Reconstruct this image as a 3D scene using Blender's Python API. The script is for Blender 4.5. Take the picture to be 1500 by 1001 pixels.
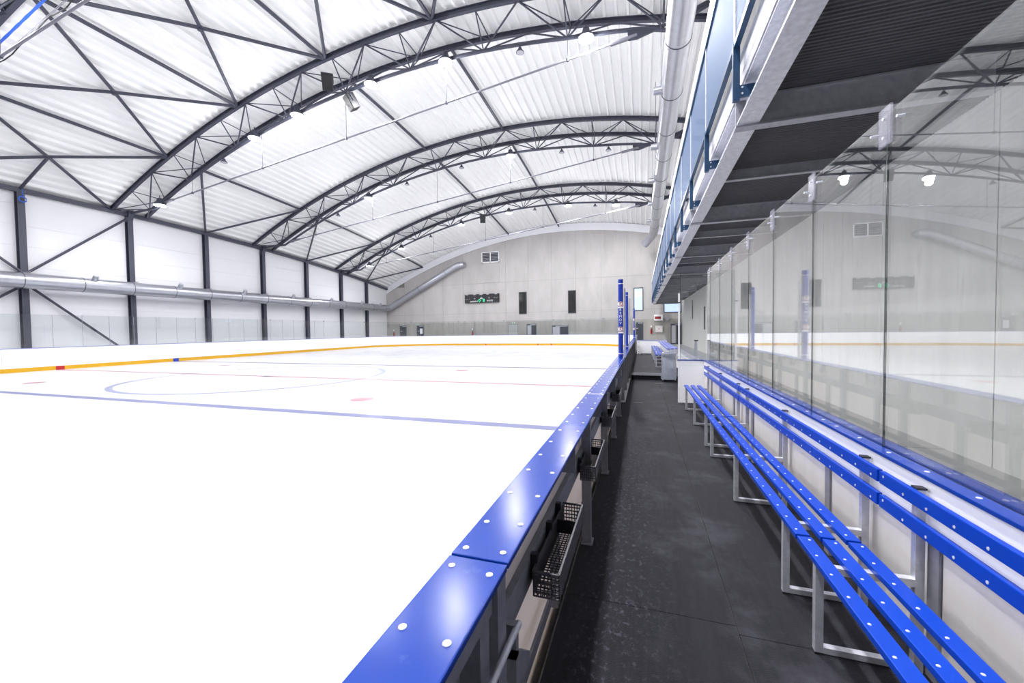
import bpy, bmesh, math, random
from mathutils import Matrix, Vector
random.seed(7)
for o in list(bpy.data.objects): bpy.data.objects.remove(o, do_unlink=True)
S = bpy.context.scene
COL = S.collection
PI = math.pi

# ------------------------------------------------------------------ camera
EYE = Vector((0, 0, 1.85))
FPX, YAW, PITCH, ROLL = 583.4, 0.31511, 0.029675, -0.012751
cam_d = bpy.data.cameras.new('camera'); cam = bpy.data.objects.new('camera', cam_d); COL.objects.link(cam)
cam_d.sensor_width = 36.0; cam_d.sensor_fit = 'HORIZONTAL'; cam_d.lens = FPX * 36.0 / 1500.0
cam_d.clip_start = 0.05; cam_d.clip_end = 300
fw = Vector((-math.sin(YAW), math.cos(YAW), 0)); rt = Vector((math.cos(YAW), math.sin(YAW), 0)); up = Vector((0, 0, 1))
f2 = fw * math.cos(PITCH) - up * math.sin(PITCH); u2 = up * math.cos(PITCH) + fw * math.sin(PITCH)
r3 = rt * math.cos(ROLL) + u2 * math.sin(ROLL); u3 = u2 * math.cos(ROLL) - rt * math.sin(ROLL)
cam.matrix_world = Matrix(((r3.x, u3.x, -f2.x, EYE.x), (r3.y, u3.y, -f2.y, EYE.y), (r3.z, u3.z, -f2.z, EYE.z), (0, 0, 0, 1)))
S.camera = cam

# ------------------------------------------------------------------ world, exposure
W = bpy.data.worlds.new('hall_light'); S.world = W; W.use_nodes = True
bg = W.node_tree.nodes['Background']; bg.inputs[0].default_value = (0.96, 0.95, 1.0, 1); bg.inputs[1].default_value = 0.2
S.view_settings.view_transform = 'Standard'
try: S.view_settings.look = 'None'
except Exception: pass
S.view_settings.gamma = 1.0; S.view_settings.use_curve_mapping = False
S.view_settings.exposure = 0.03
LAMP_W = 335.0
ROOF_FILL_W = 140.0  # power of the point lights added to brighten the roof

# ------------------------------------------------------------------ materials
def mat(name, color, rough=0.5, metal=0.0, noise=0.0, nscale=5.0, stretch=(1, 1, 1), bump=0.0, bscale=60.0, spec=0.5, col2=None, wear=None, emit=None, estr=0.0):
    m = bpy.data.materials.new(name); m.use_nodes = True
    nt = m.node_tree; N = nt.nodes; L = nt.links; b = N['Principled BSDF']
    c = tuple(color) + (1,)
    b.inputs['Base Color'].default_value = c; b.inputs['Roughness'].default_value = rough; b.inputs['Metallic'].default_value = metal
    b.inputs['Specular IOR Level'].default_value = spec
    geo = N.new('ShaderNodeNewGeometry'); mp = N.new('ShaderNodeMapping'); mp.inputs['Scale'].default_value = stretch
    L.new(geo.outputs['Position'], mp.inputs['Vector'])
    last = None
    if noise or col2:
        n = N.new('ShaderNodeTexNoise'); n.inputs['Scale'].default_value = nscale; n.inputs['Detail'].default_value = 6; n.inputs['Roughness'].default_value = 0.6
        L.new(mp.outputs[0], n.inputs['Vector'])
        r = N.new('ShaderNodeValToRGB'); r.color_ramp.elements[0].position = 0.3; r.color_ramp.elements[1].position = 0.72
        k = 1 - noise
        r.color_ramp.elements[0].color = (tuple(col2) + (1,)) if col2 else tuple(x * k for x in color) + (1,)
        r.color_ramp.elements[1].color = c
        L.new(n.outputs['Fac'], r.inputs['Fac']); last = r.outputs['Color']
        L.new(last, b.inputs['Base Color'])
    if bump:
        n2 = N.new('ShaderNodeTexNoise'); n2.inputs['Scale'].default_value = bscale; n2.inputs['Detail'].default_value = 3
        L.new(geo.outputs['Position'], n2.inputs['Vector'])
        bp = N.new('ShaderNodeBump'); bp.inputs['Strength'].default_value = bump; bp.inputs['Distance'].default_value = 0.02
        L.new(n2.outputs['Fac'], bp.inputs['Height']); L.new(bp.outputs[0], b.inputs['Normal'])
    if emit:
        b.inputs['Emission Color'].default_value = tuple(emit) + (1,); b.inputs['Emission Strength'].default_value = estr
    return m

def add_wear(m, color, scale, lo, hi, stretch=(1, 1, 1), mask=None):
    """mix a worn / dusty colour into a material's base colour in ragged noise patches"""
    nt = m.node_tree; N = nt.nodes; L = nt.links; b = N['Principled BSDF']
    geo = N.new('ShaderNodeNewGeometry'); mp = N.new('ShaderNodeMapping'); mp.inputs['Scale'].default_value = stretch
    L.new(geo.outputs['Position'], mp.inputs['Vector'])
    n = N.new('ShaderNodeTexNoise'); n.inputs['Scale'].default_value = scale; n.inputs['Detail'].default_value = 8; n.inputs['Roughness'].default_value = 0.7
    L.new(mp.outputs[0], n.inputs['Vector'])
    r = N.new('ShaderNodeMapRange'); r.inputs['From Min'].default_value = lo; r.inputs['From Max'].default_value = hi
    L.new(n.outputs['Fac'], r.inputs['Value']); fac = r.outputs[0]
    if mask:
        ax, a0, a1, a2, a3 = mask          # trapezoid band along one axis (a walked strip)
        sp = N.new('ShaderNodeSeparateXYZ'); L.new(geo.outputs['Position'], sp.inputs[0])
        q1 = N.new('ShaderNodeMapRange'); q1.inputs['From Min'].default_value = a0; q1.inputs['From Max'].default_value = a1; L.new(sp.outputs[ax], q1.inputs['Value'])
        q2 = N.new('ShaderNodeMapRange'); q2.inputs['From Min'].default_value = a3; q2.inputs['From Max'].default_value = a2; L.new(sp.outputs[ax], q2.inputs['Value'])
        m1 = N.new('ShaderNodeMath'); m1.operation = 'MULTIPLY'; L.new(q1.outputs[0], m1.inputs[0]); L.new(q2.outputs[0], m1.inputs[1])
        m2 = N.new('ShaderNodeMath'); m2.operation = 'MULTIPLY'; L.new(m1.outputs[0], m2.inputs[0]); L.new(fac, m2.inputs[1]); fac = m2.outputs[0]
    mx = N.new('ShaderNodeMix'); mx.data_type = 'RGBA'
    src = b.inputs['Base Color']
    if src.is_linked: L.new(src.links[0].from_socket, mx.inputs[6])
    else: mx.inputs[6].default_value = src.default_value
    mx.inputs[7].default_value = tuple(color) + (1,)
    L.new(fac, mx.inputs[0]); L.new(mx.outputs[2], src)

def glass_mat(name, tint, ior=1.52):
    m = bpy.data.materials.new(name); m.use_nodes = True
    nt = m.node_tree; N = nt.nodes; L = nt.links
    for n in list(N): N.remove(n)
    out = N.new('ShaderNodeOutputMaterial'); mix = N.new('ShaderNodeMixShader'); tr = N.new('ShaderNodeBsdfTransparent'); gl = N.new('ShaderNodeBsdfGlossy')
    gl.inputs['Roughness'].default_value = 0.0; tr.inputs[0].default_value = tuple(tint) + (1,)
    gl.inputs['Color'].default_value = (1, 1, 1, 1)
    fr = N.new('ShaderNodeFresnel'); geo = N.new('ShaderNodeNewGeometry'); mr = N.new('ShaderNodeMapRange')
    mr.inputs['To Min'].default_value = ior; mr.inputs['To Max'].default_value = 1 / ior
    L.new(geo.outputs['Backfacing'], mr.inputs['Value']); L.new(mr.outputs[0], fr.inputs['IOR'])
    L.new(fr.outputs[0], mix.inputs[0]); L.new(tr.outputs[0], mix.inputs[1]); L.new(gl.outputs[0], mix.inputs[2]); L.new(mix.outputs[0], out.inputs[0])
    return m

def mesh_sheet_mat(name, color, pitch):
    """perforated sheet: fine round holes in a painted plate"""
    m = bpy.data.materials.new(name); m.use_nodes = True
    nt = m.node_tree; N = nt.nodes; L = nt.links; b = N['Principled BSDF']; out = N['Material Output']
    b.inputs['Base Color'].default_value = tuple(color) + (1,); b.inputs['Roughness'].default_value = 0.6; b.inputs['Metallic'].default_value = 0.0; b.inputs['Specular IOR Level'].default_value = 0.2
    geo = N.new('ShaderNodeNewGeometry'); v = N.new('ShaderNodeVectorMath'); v.operation = 'SCALE'; v.inputs['Scale'].default_value = 1 / pitch
    L.new(geo.outputs['Position'], v.inputs[0]); fr = N.new('ShaderNodeVectorMath'); fr.operation = 'FRACTION'; L.new(v.outputs[0], fr.inputs[0])
    sb = N.new('ShaderNodeVectorMath'); sb.operation = 'SUBTRACT'; sb.inputs[1].default_value = (0.5, 0.5, 0.5); L.new(fr.outputs[0], sb.inputs[0])
    ml = N.new('ShaderNodeVectorMath'); ml.operation = 'MULTIPLY'; ml.inputs[1].default_value = (0, 1, 1); L.new(sb.outputs[0], ml.inputs[0])
    ln = N.new('ShaderNodeVectorMath'); ln.operation = 'LENGTH'; L.new(ml.outputs[0], ln.inputs[0])
    lt = N.new('ShaderNodeMath'); lt.operation = 'LESS_THAN'; lt.inputs[1].default_value = 0.28; L.new(ln.outputs['Value'], lt.inputs[0])
    tr = N.new('ShaderNodeBsdfTransparent'); mix = N.new('ShaderNodeMixShader')
    L.new(lt.outputs[0], mix.inputs[0]); L.new(b.outputs[0], mix.inputs[1]); L.new(tr.outputs[0], mix.inputs[2]); L.new(mix.outputs[0], out.inputs[0])
    return m

M = {}
M['ice'] = mat('ice', (0.585, 0.595, 0.62), rough=0.24, noise=0.04, nscale=1.2, bump=0.12, bscale=5.0, spec=0.12)
add_wear(M['ice'], (0.30, 0.31, 0.37), 0.45, 0.52, 0.80, stretch=(1.0, 3.5, 1), mask=(1, 16, 24, 32, 42))
M['blue_line'] = mat('blue_line', (0.165, 0.175, 0.29), rough=0.38, noise=0.08, nscale=2, spec=0.06)
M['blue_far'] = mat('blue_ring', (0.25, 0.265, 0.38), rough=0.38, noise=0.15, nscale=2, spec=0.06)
M['red_line'] = mat('red_line', (0.36, 0.20, 0.235), rough=0.38, noise=0.08, nscale=2, spec=0.06)
M['blue_worn'] = mat('blue_worn', (0.16, 0.16, 0.27), rough=0.38, noise=0.25, nscale=1.5, spec=0.06)
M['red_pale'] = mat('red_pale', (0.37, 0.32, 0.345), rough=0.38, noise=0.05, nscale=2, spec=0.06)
M['board'] = mat('board_white', (0.90, 0.90, 0.93), rough=0.3, noise=0.03, nscale=1.5)
add_wear(M['board'], (0.55, 0.56, 0.62), 3.0, 0.70, 0.80, stretch=(1, 1, 3))
M['yellow'] = mat('kick_yellow', (0.66, 0.36, 0.006), rough=0.35, noise=0.05, nscale=2)
M['red'] = mat('marker_red', (0.50, 0.02, 0.02), rough=0.4, noise=0.05)
M['blue_mark'] = mat('marker_blue', (0.02, 0.06, 0.5), rough=0.4, noise=0.05)
M['cap'] = mat('cap_blue', (0.003, 0.038, 0.30), rough=0.20, noise=0.10, nscale=7, bump=0.015, bscale=10, spec=0.34)
add_wear(M['cap'], (0.06, 0.12, 0.42), 13.0, 0.62, 0.9)
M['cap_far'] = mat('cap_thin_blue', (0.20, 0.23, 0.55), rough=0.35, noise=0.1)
M['bench'] = mat('bench_blue', (0.002, 0.044, 0.40), rough=0.32, noise=0.08, nscale=9, spec=0.22)
M['bolt'] = mat('bolt_zinc', (0.72, 0.73, 0.80), rough=0.35, metal=0.35, noise=0.1, nscale=80)
M['rubber'] = mat('rubber_floor', (0.016, 0.0156, 0.0215), rough=0.62, noise=0.45, nscale=14, stretch=(3.0, 0.35, 1), bump=0.35, bscale=160, spec=0.15)
add_wear(M['rubber'], (0.15, 0.147, 0.20), 34.0, 0.54, 0.85, stretch=(1.0, 0.8, 1), mask=(0, -0.42, -0.22, -0.1, 0.25))
add_wear(M['rubber'], (0.06, 0.06, 0.075), 1.6, 0.50, 0.80, mask=(0, -0.1, 0.15, 0.8, 1.1))
M['concrete'] = mat('concrete_wall', (0.49, 0.47, 0.462), rough=0.8, noise=0.20, nscale=0.7, stretch=(1, 1, 0.35), bump=0.1, bscale=25)
add_wear(M['concrete'], (0.33, 0.315, 0.29), 0.9, 0.60, 0.85, stretch=(1.6, 1.6, 0.25))
M['concrete_dark'] = mat('concrete_lower', (0.40, 0.385, 0.36), rough=0.8, noise=0.22, nscale=0.9, stretch=(2.2, 2.2, 0.3), bump=0.12, bscale=25)
M['concrete_joint'] = mat('concrete_joint', (0.22, 0.215, 0.20), rough=0.9, noise=0.2, nscale=3)
M['concrete_side'] = mat('concrete_side', (0.88, 0.87, 0.85), rough=0.8, noise=0.14, nscale=2.2, stretch=(1, 1.5, 0.25), bump=0.12, bscale=30)
add_wear(M['concrete_side'], (0.52, 0.505, 0.48), 2.2, 0.58, 0.82, stretch=(1, 1.5, 0.3))
M['screed'] = mat('screed_floor', (0.60, 0.595, 0.585), rough=0.6, noise=0.15, nscale=3, bump=0.05, bscale=40)
M['roof'] = mat('roof_white', (0.87, 0.865, 0.865), rough=0.55, noise=0.03, nscale=0.8)
M['panel'] = mat('wall_panel_white', (0.76, 0.76, 0.79), rough=0.5, noise=0.03, nscale=0.6)
M['panel_gap'] = mat('wall_panel_gap', (0.55, 0.55, 0.59), rough=0.7, noise=0.1)
M['trim'] = mat('trim_white', (0.78, 0.78, 0.82), rough=0.5, noise=0.03, nscale=1)
M['steel'] = mat('steel_slate', (0.050, 0.054, 0.082), rough=0.45, noise=0.15, nscale=6, spec=0.5)
M['galv'] = mat('galvanised', (0.66, 0.67, 0.73), rough=0.42, metal=0.55, noise=0.28, nscale=18, bump=0.03)
M['galv_dull'] = mat('galvanised_dull', (0.40, 0.40, 0.45), rough=0.55, metal=0.35, noise=0.25, nscale=12)
M['galv_dark'] = mat('galvanised_dark', (0.25, 0.255, 0.285), rough=0.55, metal=0.3, noise=0.25, nscale=20)
M['duct'] = mat('duct_zinc', (0.50, 0.51, 0.56), rough=0.3, metal=0.9, noise=0.10, nscale=3)
M['band'] = mat('duct_band', (0.10, 0.10, 0.12), rough=0.5, metal=0.5, noise=0.1)
M['rod'] = mat('tie_rod', (0.20, 0.20, 0.24), rough=0.6, metal=0.0, noise=0.1, nscale=3)
M['deck'] = mat('deck_sheet', (0.085, 0.085, 0.10), rough=0.6, metal=0.2, noise=0.35, nscale=10, stretch=(0.4, 4, 1))
M['petrol'] = mat('rail_petrol_blue', (0.006, 0.045, 0.115), rough=0.4, noise=0.1)
M['perforated'] = mesh_sheet_mat('perforated_sheet', (0.09, 0.15, 0.27), 0.03)
M['black'] = mat('black_plastic', (0.012, 0.012, 0.016), rough=0.5, noise=0.2)
M['basket'] = mat('basket_dark', (0.055, 0.053, 0.062), rough=0.5, noise=0.15, nscale=20)
M['plywood'] = mat('pale_plywood', (0.80, 0.765, 0.745), rough=0.6, noise=0.10, nscale=7, stretch=(1, 1, 0.2))
M['panel_back'] = mat('board_backing', (0.78, 0.74, 0.72), rough=0.55, noise=0.08, nscale=3)
def translucent(m, fac):
    nt = m.node_tree; N = nt.nodes; L = nt.links; b = N['Principled BSDF']; out = N['Material Output']
    t = N.new('ShaderNodeBsdfTranslucent'); t.inputs[0].default_value = (0.9, 0.84, 0.80, 1); mx = N.new('ShaderNodeMixShader'); mx.inputs[0].default_value = fac
    L.new(b.outputs[0], mx.inputs[1]); L.new(t.outputs[0], mx.inputs[2]); L.new(mx.outputs[0], out.inputs[0])
translucent(M['panel_back'], 0.35)
M['post'] = mat('post_pad_blue', (0.008, 0.035, 0.33), rough=0.4, noise=0.08, nscale=5)
M['white'] = mat('print_white', (0.85, 0.85, 0.86), rough=0.5, noise=0.02)
M['maroon'] = mat('print_maroon', (0.25, 0.015, 0.03), rough=0.5, noise=0.02)
M['door'] = mat('door_slate', (0.045, 0.05, 0.065), rough=0.45, noise=0.15, nscale=3)
M['shutter'] = mat('shutter_grey', (0.42, 0.42, 0.42), rough=0.6, noise=0.05)
M['paper'] = mat('paper_white', (0.85, 0.85, 0.88), rough=0.7, noise=0.02)
M['dark_glass'] = mat('dark_pane', (0.035, 0.035, 0.035), rough=0.06, noise=0.4, nscale=1.4, spec=0.6)
M['sky_glass'] = mat('lit_pane', (0.35, 0.45, 0.62), rough=0.1, noise=0.2, nscale=2, emit=(0.60, 0.74, 1.0), estr=0.75)
M['green'] = mat('digit_green', (0.0, 0.3, 0.12), rough=0.5, noise=0.02, emit=(0.05, 1.0, 0.45), estr=1.2)
M['grey_print'] = mat('print_grey', (0.42, 0.42, 0.46), rough=0.5, noise=0.05)
M['lens'] = mat('lamp_lens', (0.9, 0.9, 0.95), rough=0.3, noise=0.01, emit=(0.93, 0.95, 1.0), estr=60.0)
M['lens_off'] = mat('lamp_lens_off', (0.5, 0.5, 0.55), rough=0.2, noise=0.05)
M['glass'] = glass_mat('shield_glass', (0.955, 0.97, 0.965), 2.1)
M['glass_left'] = glass_mat('rink_glass', (0.93, 0.945, 0.945))
M['glass_edge'] = mat('glass_edge_green', (0.02, 0.035, 0.033), rough=0.2, noise=0.1)
M['acrylic'] = mat('clamp_clear', (0.55, 0.55, 0.66), rough=0.15, noise=0.1, nscale=30)
M['acrylic'].node_tree.nodes['Principled BSDF'].inputs['Alpha'].default_value = 0.22
M['bag'] = mat('bag_plastic', (0.42, 0.46, 0.56), rough=0.25, noise=0.25, nscale=20, stretch=(2, 2, 0.3))
M['bag'].node_tree.nodes['Principled BSDF'].inputs['Alpha'].default_value = 0.62
M['ext_red'] = mat('extinguisher_red', (0.35, 0.01, 0.02), rough=0.35, noise=0.05)
M['box_grey'] = mat('cabinet_grey', (0.58, 0.57, 0.56), rough=0.5, noise=0.04)
M['cable_blue'] = mat('cable_blue', (0.03, 0.12, 0.62), rough=0.5, noise=0.1)
M['yellow_tag'] = mat('tag_yellow', (0.8, 0.6, 0.02), rough=0.5, noise=0.05)
M['green_sign'] = mat('sign_green', (0.02, 0.30, 0.14), rough=0.5, noise=0.05)

# ------------------------------------------------------------------ mesh helpers
class MB:
    def __init__(s): s.v = []; s.f = []
    def add(s, vs, fs):
        n = len(s.v); s.v += [tuple(p) for p in vs]; s.f += [tuple(i + n for i in f) for f in fs]; return s
    def box(s, x0, x1, y0, y1, z0, z1):
        return s.add([(x0, y0, z0), (x1, y0, z0), (x1, y1, z0), (x0, y1, z0), (x0, y0, z1), (x1, y0, z1), (x1, y1, z1), (x0, y1, z1)],
                     [(0, 3, 2, 1), (4, 5, 6, 7), (0, 1, 5, 4), (1, 2, 6, 5), (2, 3, 7, 6), (3, 0, 4, 7)])
    def bar(s, p, q, w, h, upv=(0, 0, 1)):
        p = Vector(p); q = Vector(q); d = (q - p).normalized(); u = Vector(upv)
        if abs(d.dot(u)) > 0.98: u = Vector((1, 0, 0))
        a = d.cross(u).normalized() * (w / 2); b = a.cross(d).normalized() * (h / 2)
        vs = [p - a - b, p + a - b, p + a + b, p - a + b, q - a - b, q + a - b, q + a + b, q - a + b]
        return s.add(vs, [(0, 1, 2, 3), (7, 6, 5, 4), (0, 4, 5, 1), (1, 5, 6, 2), (2, 6, 7, 3), (3, 7, 4, 0)])
    def tube(s, pts, r, n=8, cap=True):
        pts = [Vector(p) for p in pts]; rings = []
        for i, p in enumerate(pts):
            d = (pts[min(i + 1, len(pts) - 1)] - pts[max(i - 1, 0)]).normalized()
            u = Vector((0, 0, 1)) if abs(d.z) < 0.95 else Vector((1, 0, 0))
            a = d.cross(u).normalized(); b = a.cross(d)
            rr = r[i] if isinstance(r, (list, tuple)) else r
            rings.append([p + a * math.cos(2 * PI * k / n) * rr + b * math.sin(2 * PI * k / n) * rr for k in range(n)])
        vs = [q for ring in rings for q in ring]; fs = []
        for i in range(len(rings) - 1):
            for k in range(n):
                k2 = (k + 1) % n; fs.append((i * n + k, (i + 1) * n + k, (i + 1) * n + k2, i * n + k2))
        if cap: fs.append(tuple(range(n))); fs.append(tuple(reversed([(len(rings) - 1) * n + k for k in range(n)])))
        return s.add(vs, fs)
    def lathe(s, prof, n=14, c=(0, 0, 0)):
        vs = []; fs = []
        for r, z in prof:
            for k in range(n): vs.append((c[0] + r * math.cos(2 * PI * k / n), c[1] + r * math.sin(2 * PI * k / n), c[2] + z))
        for i in range(len(prof) - 1):
            for k in range(n):
                k2 = (k + 1) % n; fs.append((i * n + k, i * n + k2, (i + 1) * n + k2, (i + 1) * n + k))
        fs.append(tuple(reversed(range(n)))); fs.append(tuple((len(prof) - 1) * n + k for k in range(n)))
        return s.add(vs, fs)
    def prism_y(s, poly, y0, y1):      # poly in (x,z)
        n = len(poly); vs = [(x, y0, z) for x, z in poly] + [(x, y1, z) for x, z in poly]
        return s.add(vs, [tuple(range(n)), tuple(reversed(range(n, 2 * n)))] + [(i, i + n, (i + 1) % n + n, (i + 1) % n) for i in range(n)])
    def prism_x(s, poly, x0, x1):      # poly in (y,z)
        n = len(poly); vs = [(x0, y, z) for y, z in poly] + [(x1, y, z) for y, z in poly]
        return s.add(vs, [tuple(reversed(range(n))), tuple(range(n, 2 * n))] + [((i + 1) % n, (i + 1) % n + n, i + n, i) for i in range(n)])
    def mesh(s, name, m, smooth=False, bevel=0.0, fix=True):
        me = bpy.data.meshes.new(name); me.from_pydata(s.v, [], s.f)
        bm = bmesh.new(); bm.from_mesh(me)
        if fix: bmesh.ops.recalc_face_normals(bm, faces=bm.faces)
        if bevel: bmesh.ops.bevel(bm, geom=[e for e in bm.edges if e.calc_face_angle(0) > 0.6], offset=bevel, segments=2, affect='EDGES', profile=0.6)
        bm.to_mesh(me); bm.free()
        if smooth:
            me.polygons.foreach_set('use_smooth', [True] * len(me.polygons))
            me.set_sharp_from_angle(angle=0.7)
        me.materials.append(m if not isinstance(m, str) else M[m]); me.update()
        return me
    def build(s, name, m, parent=None, smooth=False, bevel=0.0, fix=True):
        return place(name, s.mesh(name, m, smooth, bevel, fix), parent)

WM = {}
def place(name, me, parent=None, world=None):
    """link a mesh object; world = its world matrix (identity: the mesh is in world coordinates)"""
    o = bpy.data.objects.new(name, me); COL.objects.link(o)
    w = world if world is not None else Matrix()
    WM[o.name] = w
    if parent is not None:
        o.parent = parent; o.matrix_basis = WM[parent.name].inverted() @ w
    else: o.matrix_basis = w
    return o
def tag(o, label=None, cat=None, group=None, kind=None):
    if label: o['label'] = label
    if cat: o['category'] = cat
    if group: o['group'] = group
    if kind: o['kind'] = kind
    return o
def thing(name, loc, label=None, cat=None, group=None, kind=None):
    e = bpy.data.objects.new(name, None); COL.objects.link(e); w = Matrix.Translation(loc); e.matrix_basis = w; WM[e.name] = w
    e.empty_display_size = 0.1
    return tag(e, label, cat, group, kind)
UNIT = {}
def unit_cyl(m, n=8):
    k = (m, n)
    if k not in UNIT: UNIT[k] = MB().tube([(0, 0, 0), (0, 0, 1)], 1, n).mesh('unit_bar', m, smooth=True)
    return UNIT[k]
def rod(name, p, q, r, m, parent, n=8):
    p = Vector(p); q = Vector(q); d = q - p
    w = Matrix.Translation(p) @ d.to_track_quat('Z', 'Y').to_matrix().to_4x4() @ Matrix.Diagonal((r, r, d.length, 1))
    return place(name, unit_cyl(m, n), parent, w)
def text(name, body, size, m, world, parent, depth=0.004, align='CENTER'):
    c = bpy.data.curves.new(name, 'FONT'); c.body = body; c.size = size; c.align_x = align; c.align_y = 'CENTER'; c.extrude = depth; c.resolution_u = 3
    t = bpy.data.objects.new(name, c); COL.objects.link(t)
    me = bpy.data.meshes.new_from_object(t.evaluated_get(bpy.context.evaluated_depsgraph_get()))
    bpy.data.objects.remove(t, do_unlink=True); bpy.data.curves.remove(c)
    me.materials.clear(); me.materials.append(M[m])
    return place(name, me, parent, world)
def face_minus_y(x, y, z):   # text facing -Y
    return Matrix.Translation((x, y, z)) @ Matrix.Rotation(PI / 2, 4, 'X')

# ------------------------------------------------------------------ key sizes (metres, ice at z = 0)
ICE_L, ICE_R, END_Y, RAD, BH = -30.0, -0.518, 45.0, 8.0, 1.217
WL, WR, WF = -33.45, 4.2, 47.0
FLOOR, DECK = 0.30, 4.37
def zr(x, y):
    return 16.45 - 0.0108 * (x + 9) ** 2 - 0.00225 * max(0.0, y - 14) ** 2
ARCH = [7.95, 18.0, 28.05, 38.1]
COLS = [2.9, 7.95, 12.97, 18.0, 23.0, 28.05, 33.08, 38.1, 42.6]

# ------------------------------------------------------------------ ice and floors
def rink_path(off=0.0):
    """inner face of the boards from the bench side round the far end and down the long side; list of (x, y, nx, ny) with the normal pointing out"""
    P = []
    y = -8.0
    while y < END_Y - RAD - 0.01: P.append((ICE_R, y, 1, 0)); y += 1.0
    cx, cy = ICE_R - RAD, END_Y - RAD
    for k in range(0, 19):
        a = k / 18 * PI / 2; P.append((cx + RAD * math.cos(a), cy + RAD * math.sin(a), math.cos(a), math.sin(a)))
    x = cx - 1.0
    while x > ICE_L + RAD + 0.5: P.append((x, END_Y, 0, 1)); x -= 1.0
    cx = ICE_L + RAD
    for k in range(0, 19):
        a = PI / 2 + k / 18 * PI / 2; P.append((cx + RAD * math.cos(a), cy + RAD * math.sin(a), math.cos(a), math.sin(a)))
    y = cy - 1.0
    while y > -8.1: P.append((ICE_L, y, -1, 0)); y -= 1.0
    return P
PATH = rink_path()
# arc length table
SL = [0.0]
for a, b in zip(PATH, PATH[1:]): SL.append(SL[-1] + math.hypot(b[0] - a[0], b[1] - a[1]))
def at_s(s):
    s = max(0.0, min(SL[-1] - 1e-6, s))
    for i in range(len(SL) - 1):
        if SL[i + 1] >= s: break
    t = (s - SL[i]) / (SL[i + 1] - SL[i]); a, b = PATH[i], PATH[i + 1]
    nx, ny = a[2] + (b[2] - a[2]) * t, a[3] + (b[3] - a[3]) * t; l = math.hypot(nx, ny)
    return a[0] + (b[0] - a[0]) * t, a[1] + (b[1] - a[1]) * t, nx / l, ny / l
def ribbon(s0, s1, o0, o1, z0, z1):
    n = max(1, int(math.ceil((s1 - s0) / 0.9))); mb = MB(); vs = []
    for i in range(n + 1):
        x, y, nx, ny = at_s(s0 + (s1 - s0) * i / n)
        vs += [(x + nx * o0, y + ny * o0, z0), (x + nx * o1, y + ny * o1, z0), (x + nx * o1, y + ny * o1, z1), (x + nx * o0, y + ny * o0, z1)]
    fs = [(0, 1, 2, 3), tuple(4 * n + k for k in (3, 2, 1, 0))]
    for i in range(n):
        for k in range(4): fs.append((4 * i + k, 4 * i + 4 + k, 4 * i + 4 + (k + 1) % 4, 4 * i + (k + 1) % 4))
    return mb.add(vs, fs)
def s_right(y): return y + 8.0
S_LEFT0 = SL[-1]
def s_left(y): return S_LEFT0 - (y + 8.0) + (PATH[-1][1] + 8.0)

fl = MB().box(WL - 0.2, WR + 0.2, -8.4, WF + 0.2, -0.35, -0.06).build('floor', 'screed'); tag(fl, 'grey concrete slab under the whole hall', None, None, 'structure')
pts = [(p[0], p[1]) for p in PATH]
ib = MB(); n = len(pts); ib.add([(x, y, 0.0) for x, y in pts] + [(x, y, -0.055) for x, y in pts], [tuple(range(n)), tuple(reversed(range(n, 2 * n)))] + [(i, i + n, (i + 1) % n + n, (i + 1) % n) for i in range(n)])
ice = ib.build('floor_ice', 'ice'); tag(ice, 'white sheet of ice filling the rink', None, None, 'structure')
def strip(x0, x1, y0, y1, m, name='painted_line'): return MB().box(x0, x1, y0, y1, 0.0005, 0.003).build(name, m, ice)
def ring(cx, cy, r, w, m, name='painted_circle', n=72):
    mb = MB()
    for i in range(n):
        a, b = 2 * PI * i / n, 2 * PI * (i + 1) / n
        mb.add([(cx + (r - w / 2) * math.cos(a), cy + (r - w / 2) * math.sin(a), 0.0025), (cx + (r + w / 2) * math.cos(a), cy + (r + w / 2) * math.sin(a), 0.0025),
                (cx + (r + w / 2) * math.cos(b), cy + (r + w / 2) * math.sin(b), 0.0025), (cx + (r - w / 2) * math.cos(b), cy + (r - w / 2) * math.sin(b), 0.0025)], [(0, 1, 2, 3)])
    return mb.build(name, m, ice)
def spot(cx, cy, r, m):
    n = 28; return MB().add([(cx + r * math.cos(2 * PI * i / n), cy + r * math.sin(2 * PI * i / n), 0.003) for i in range(n)], [tuple(range(n))]).build('faceoff_spot', m, ice)
e = 0.02
strip(ICE_L + e, ICE_R - e, 7.10, 7.40, 'blue_line')
strip(ICE_L + e, ICE_R - e, 18.38, 18.68, 'blue_worn')
strip(ICE_L + e, ICE_R - e, 12.72, 12.98, 'red_line')
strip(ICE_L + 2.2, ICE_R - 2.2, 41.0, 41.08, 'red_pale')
ring(-15.2, 12.85, 4.75, 0.2, 'blue_far')
spot(-15.2, 12.85, 0.18, 'blue_far')
for x, y in ((-7.25, 9.0), (-22.7, 9.0), (-7.9, 16.7), (-22.9, 16.7)): spot(x, y, 0.32, 'red_line')
for x in (-8.2, -22.2):
    ring(x, 35.0, 4.5, 0.07, 'red_pale'); spot(x, 35.0, 0.3, 'red_line')

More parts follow.
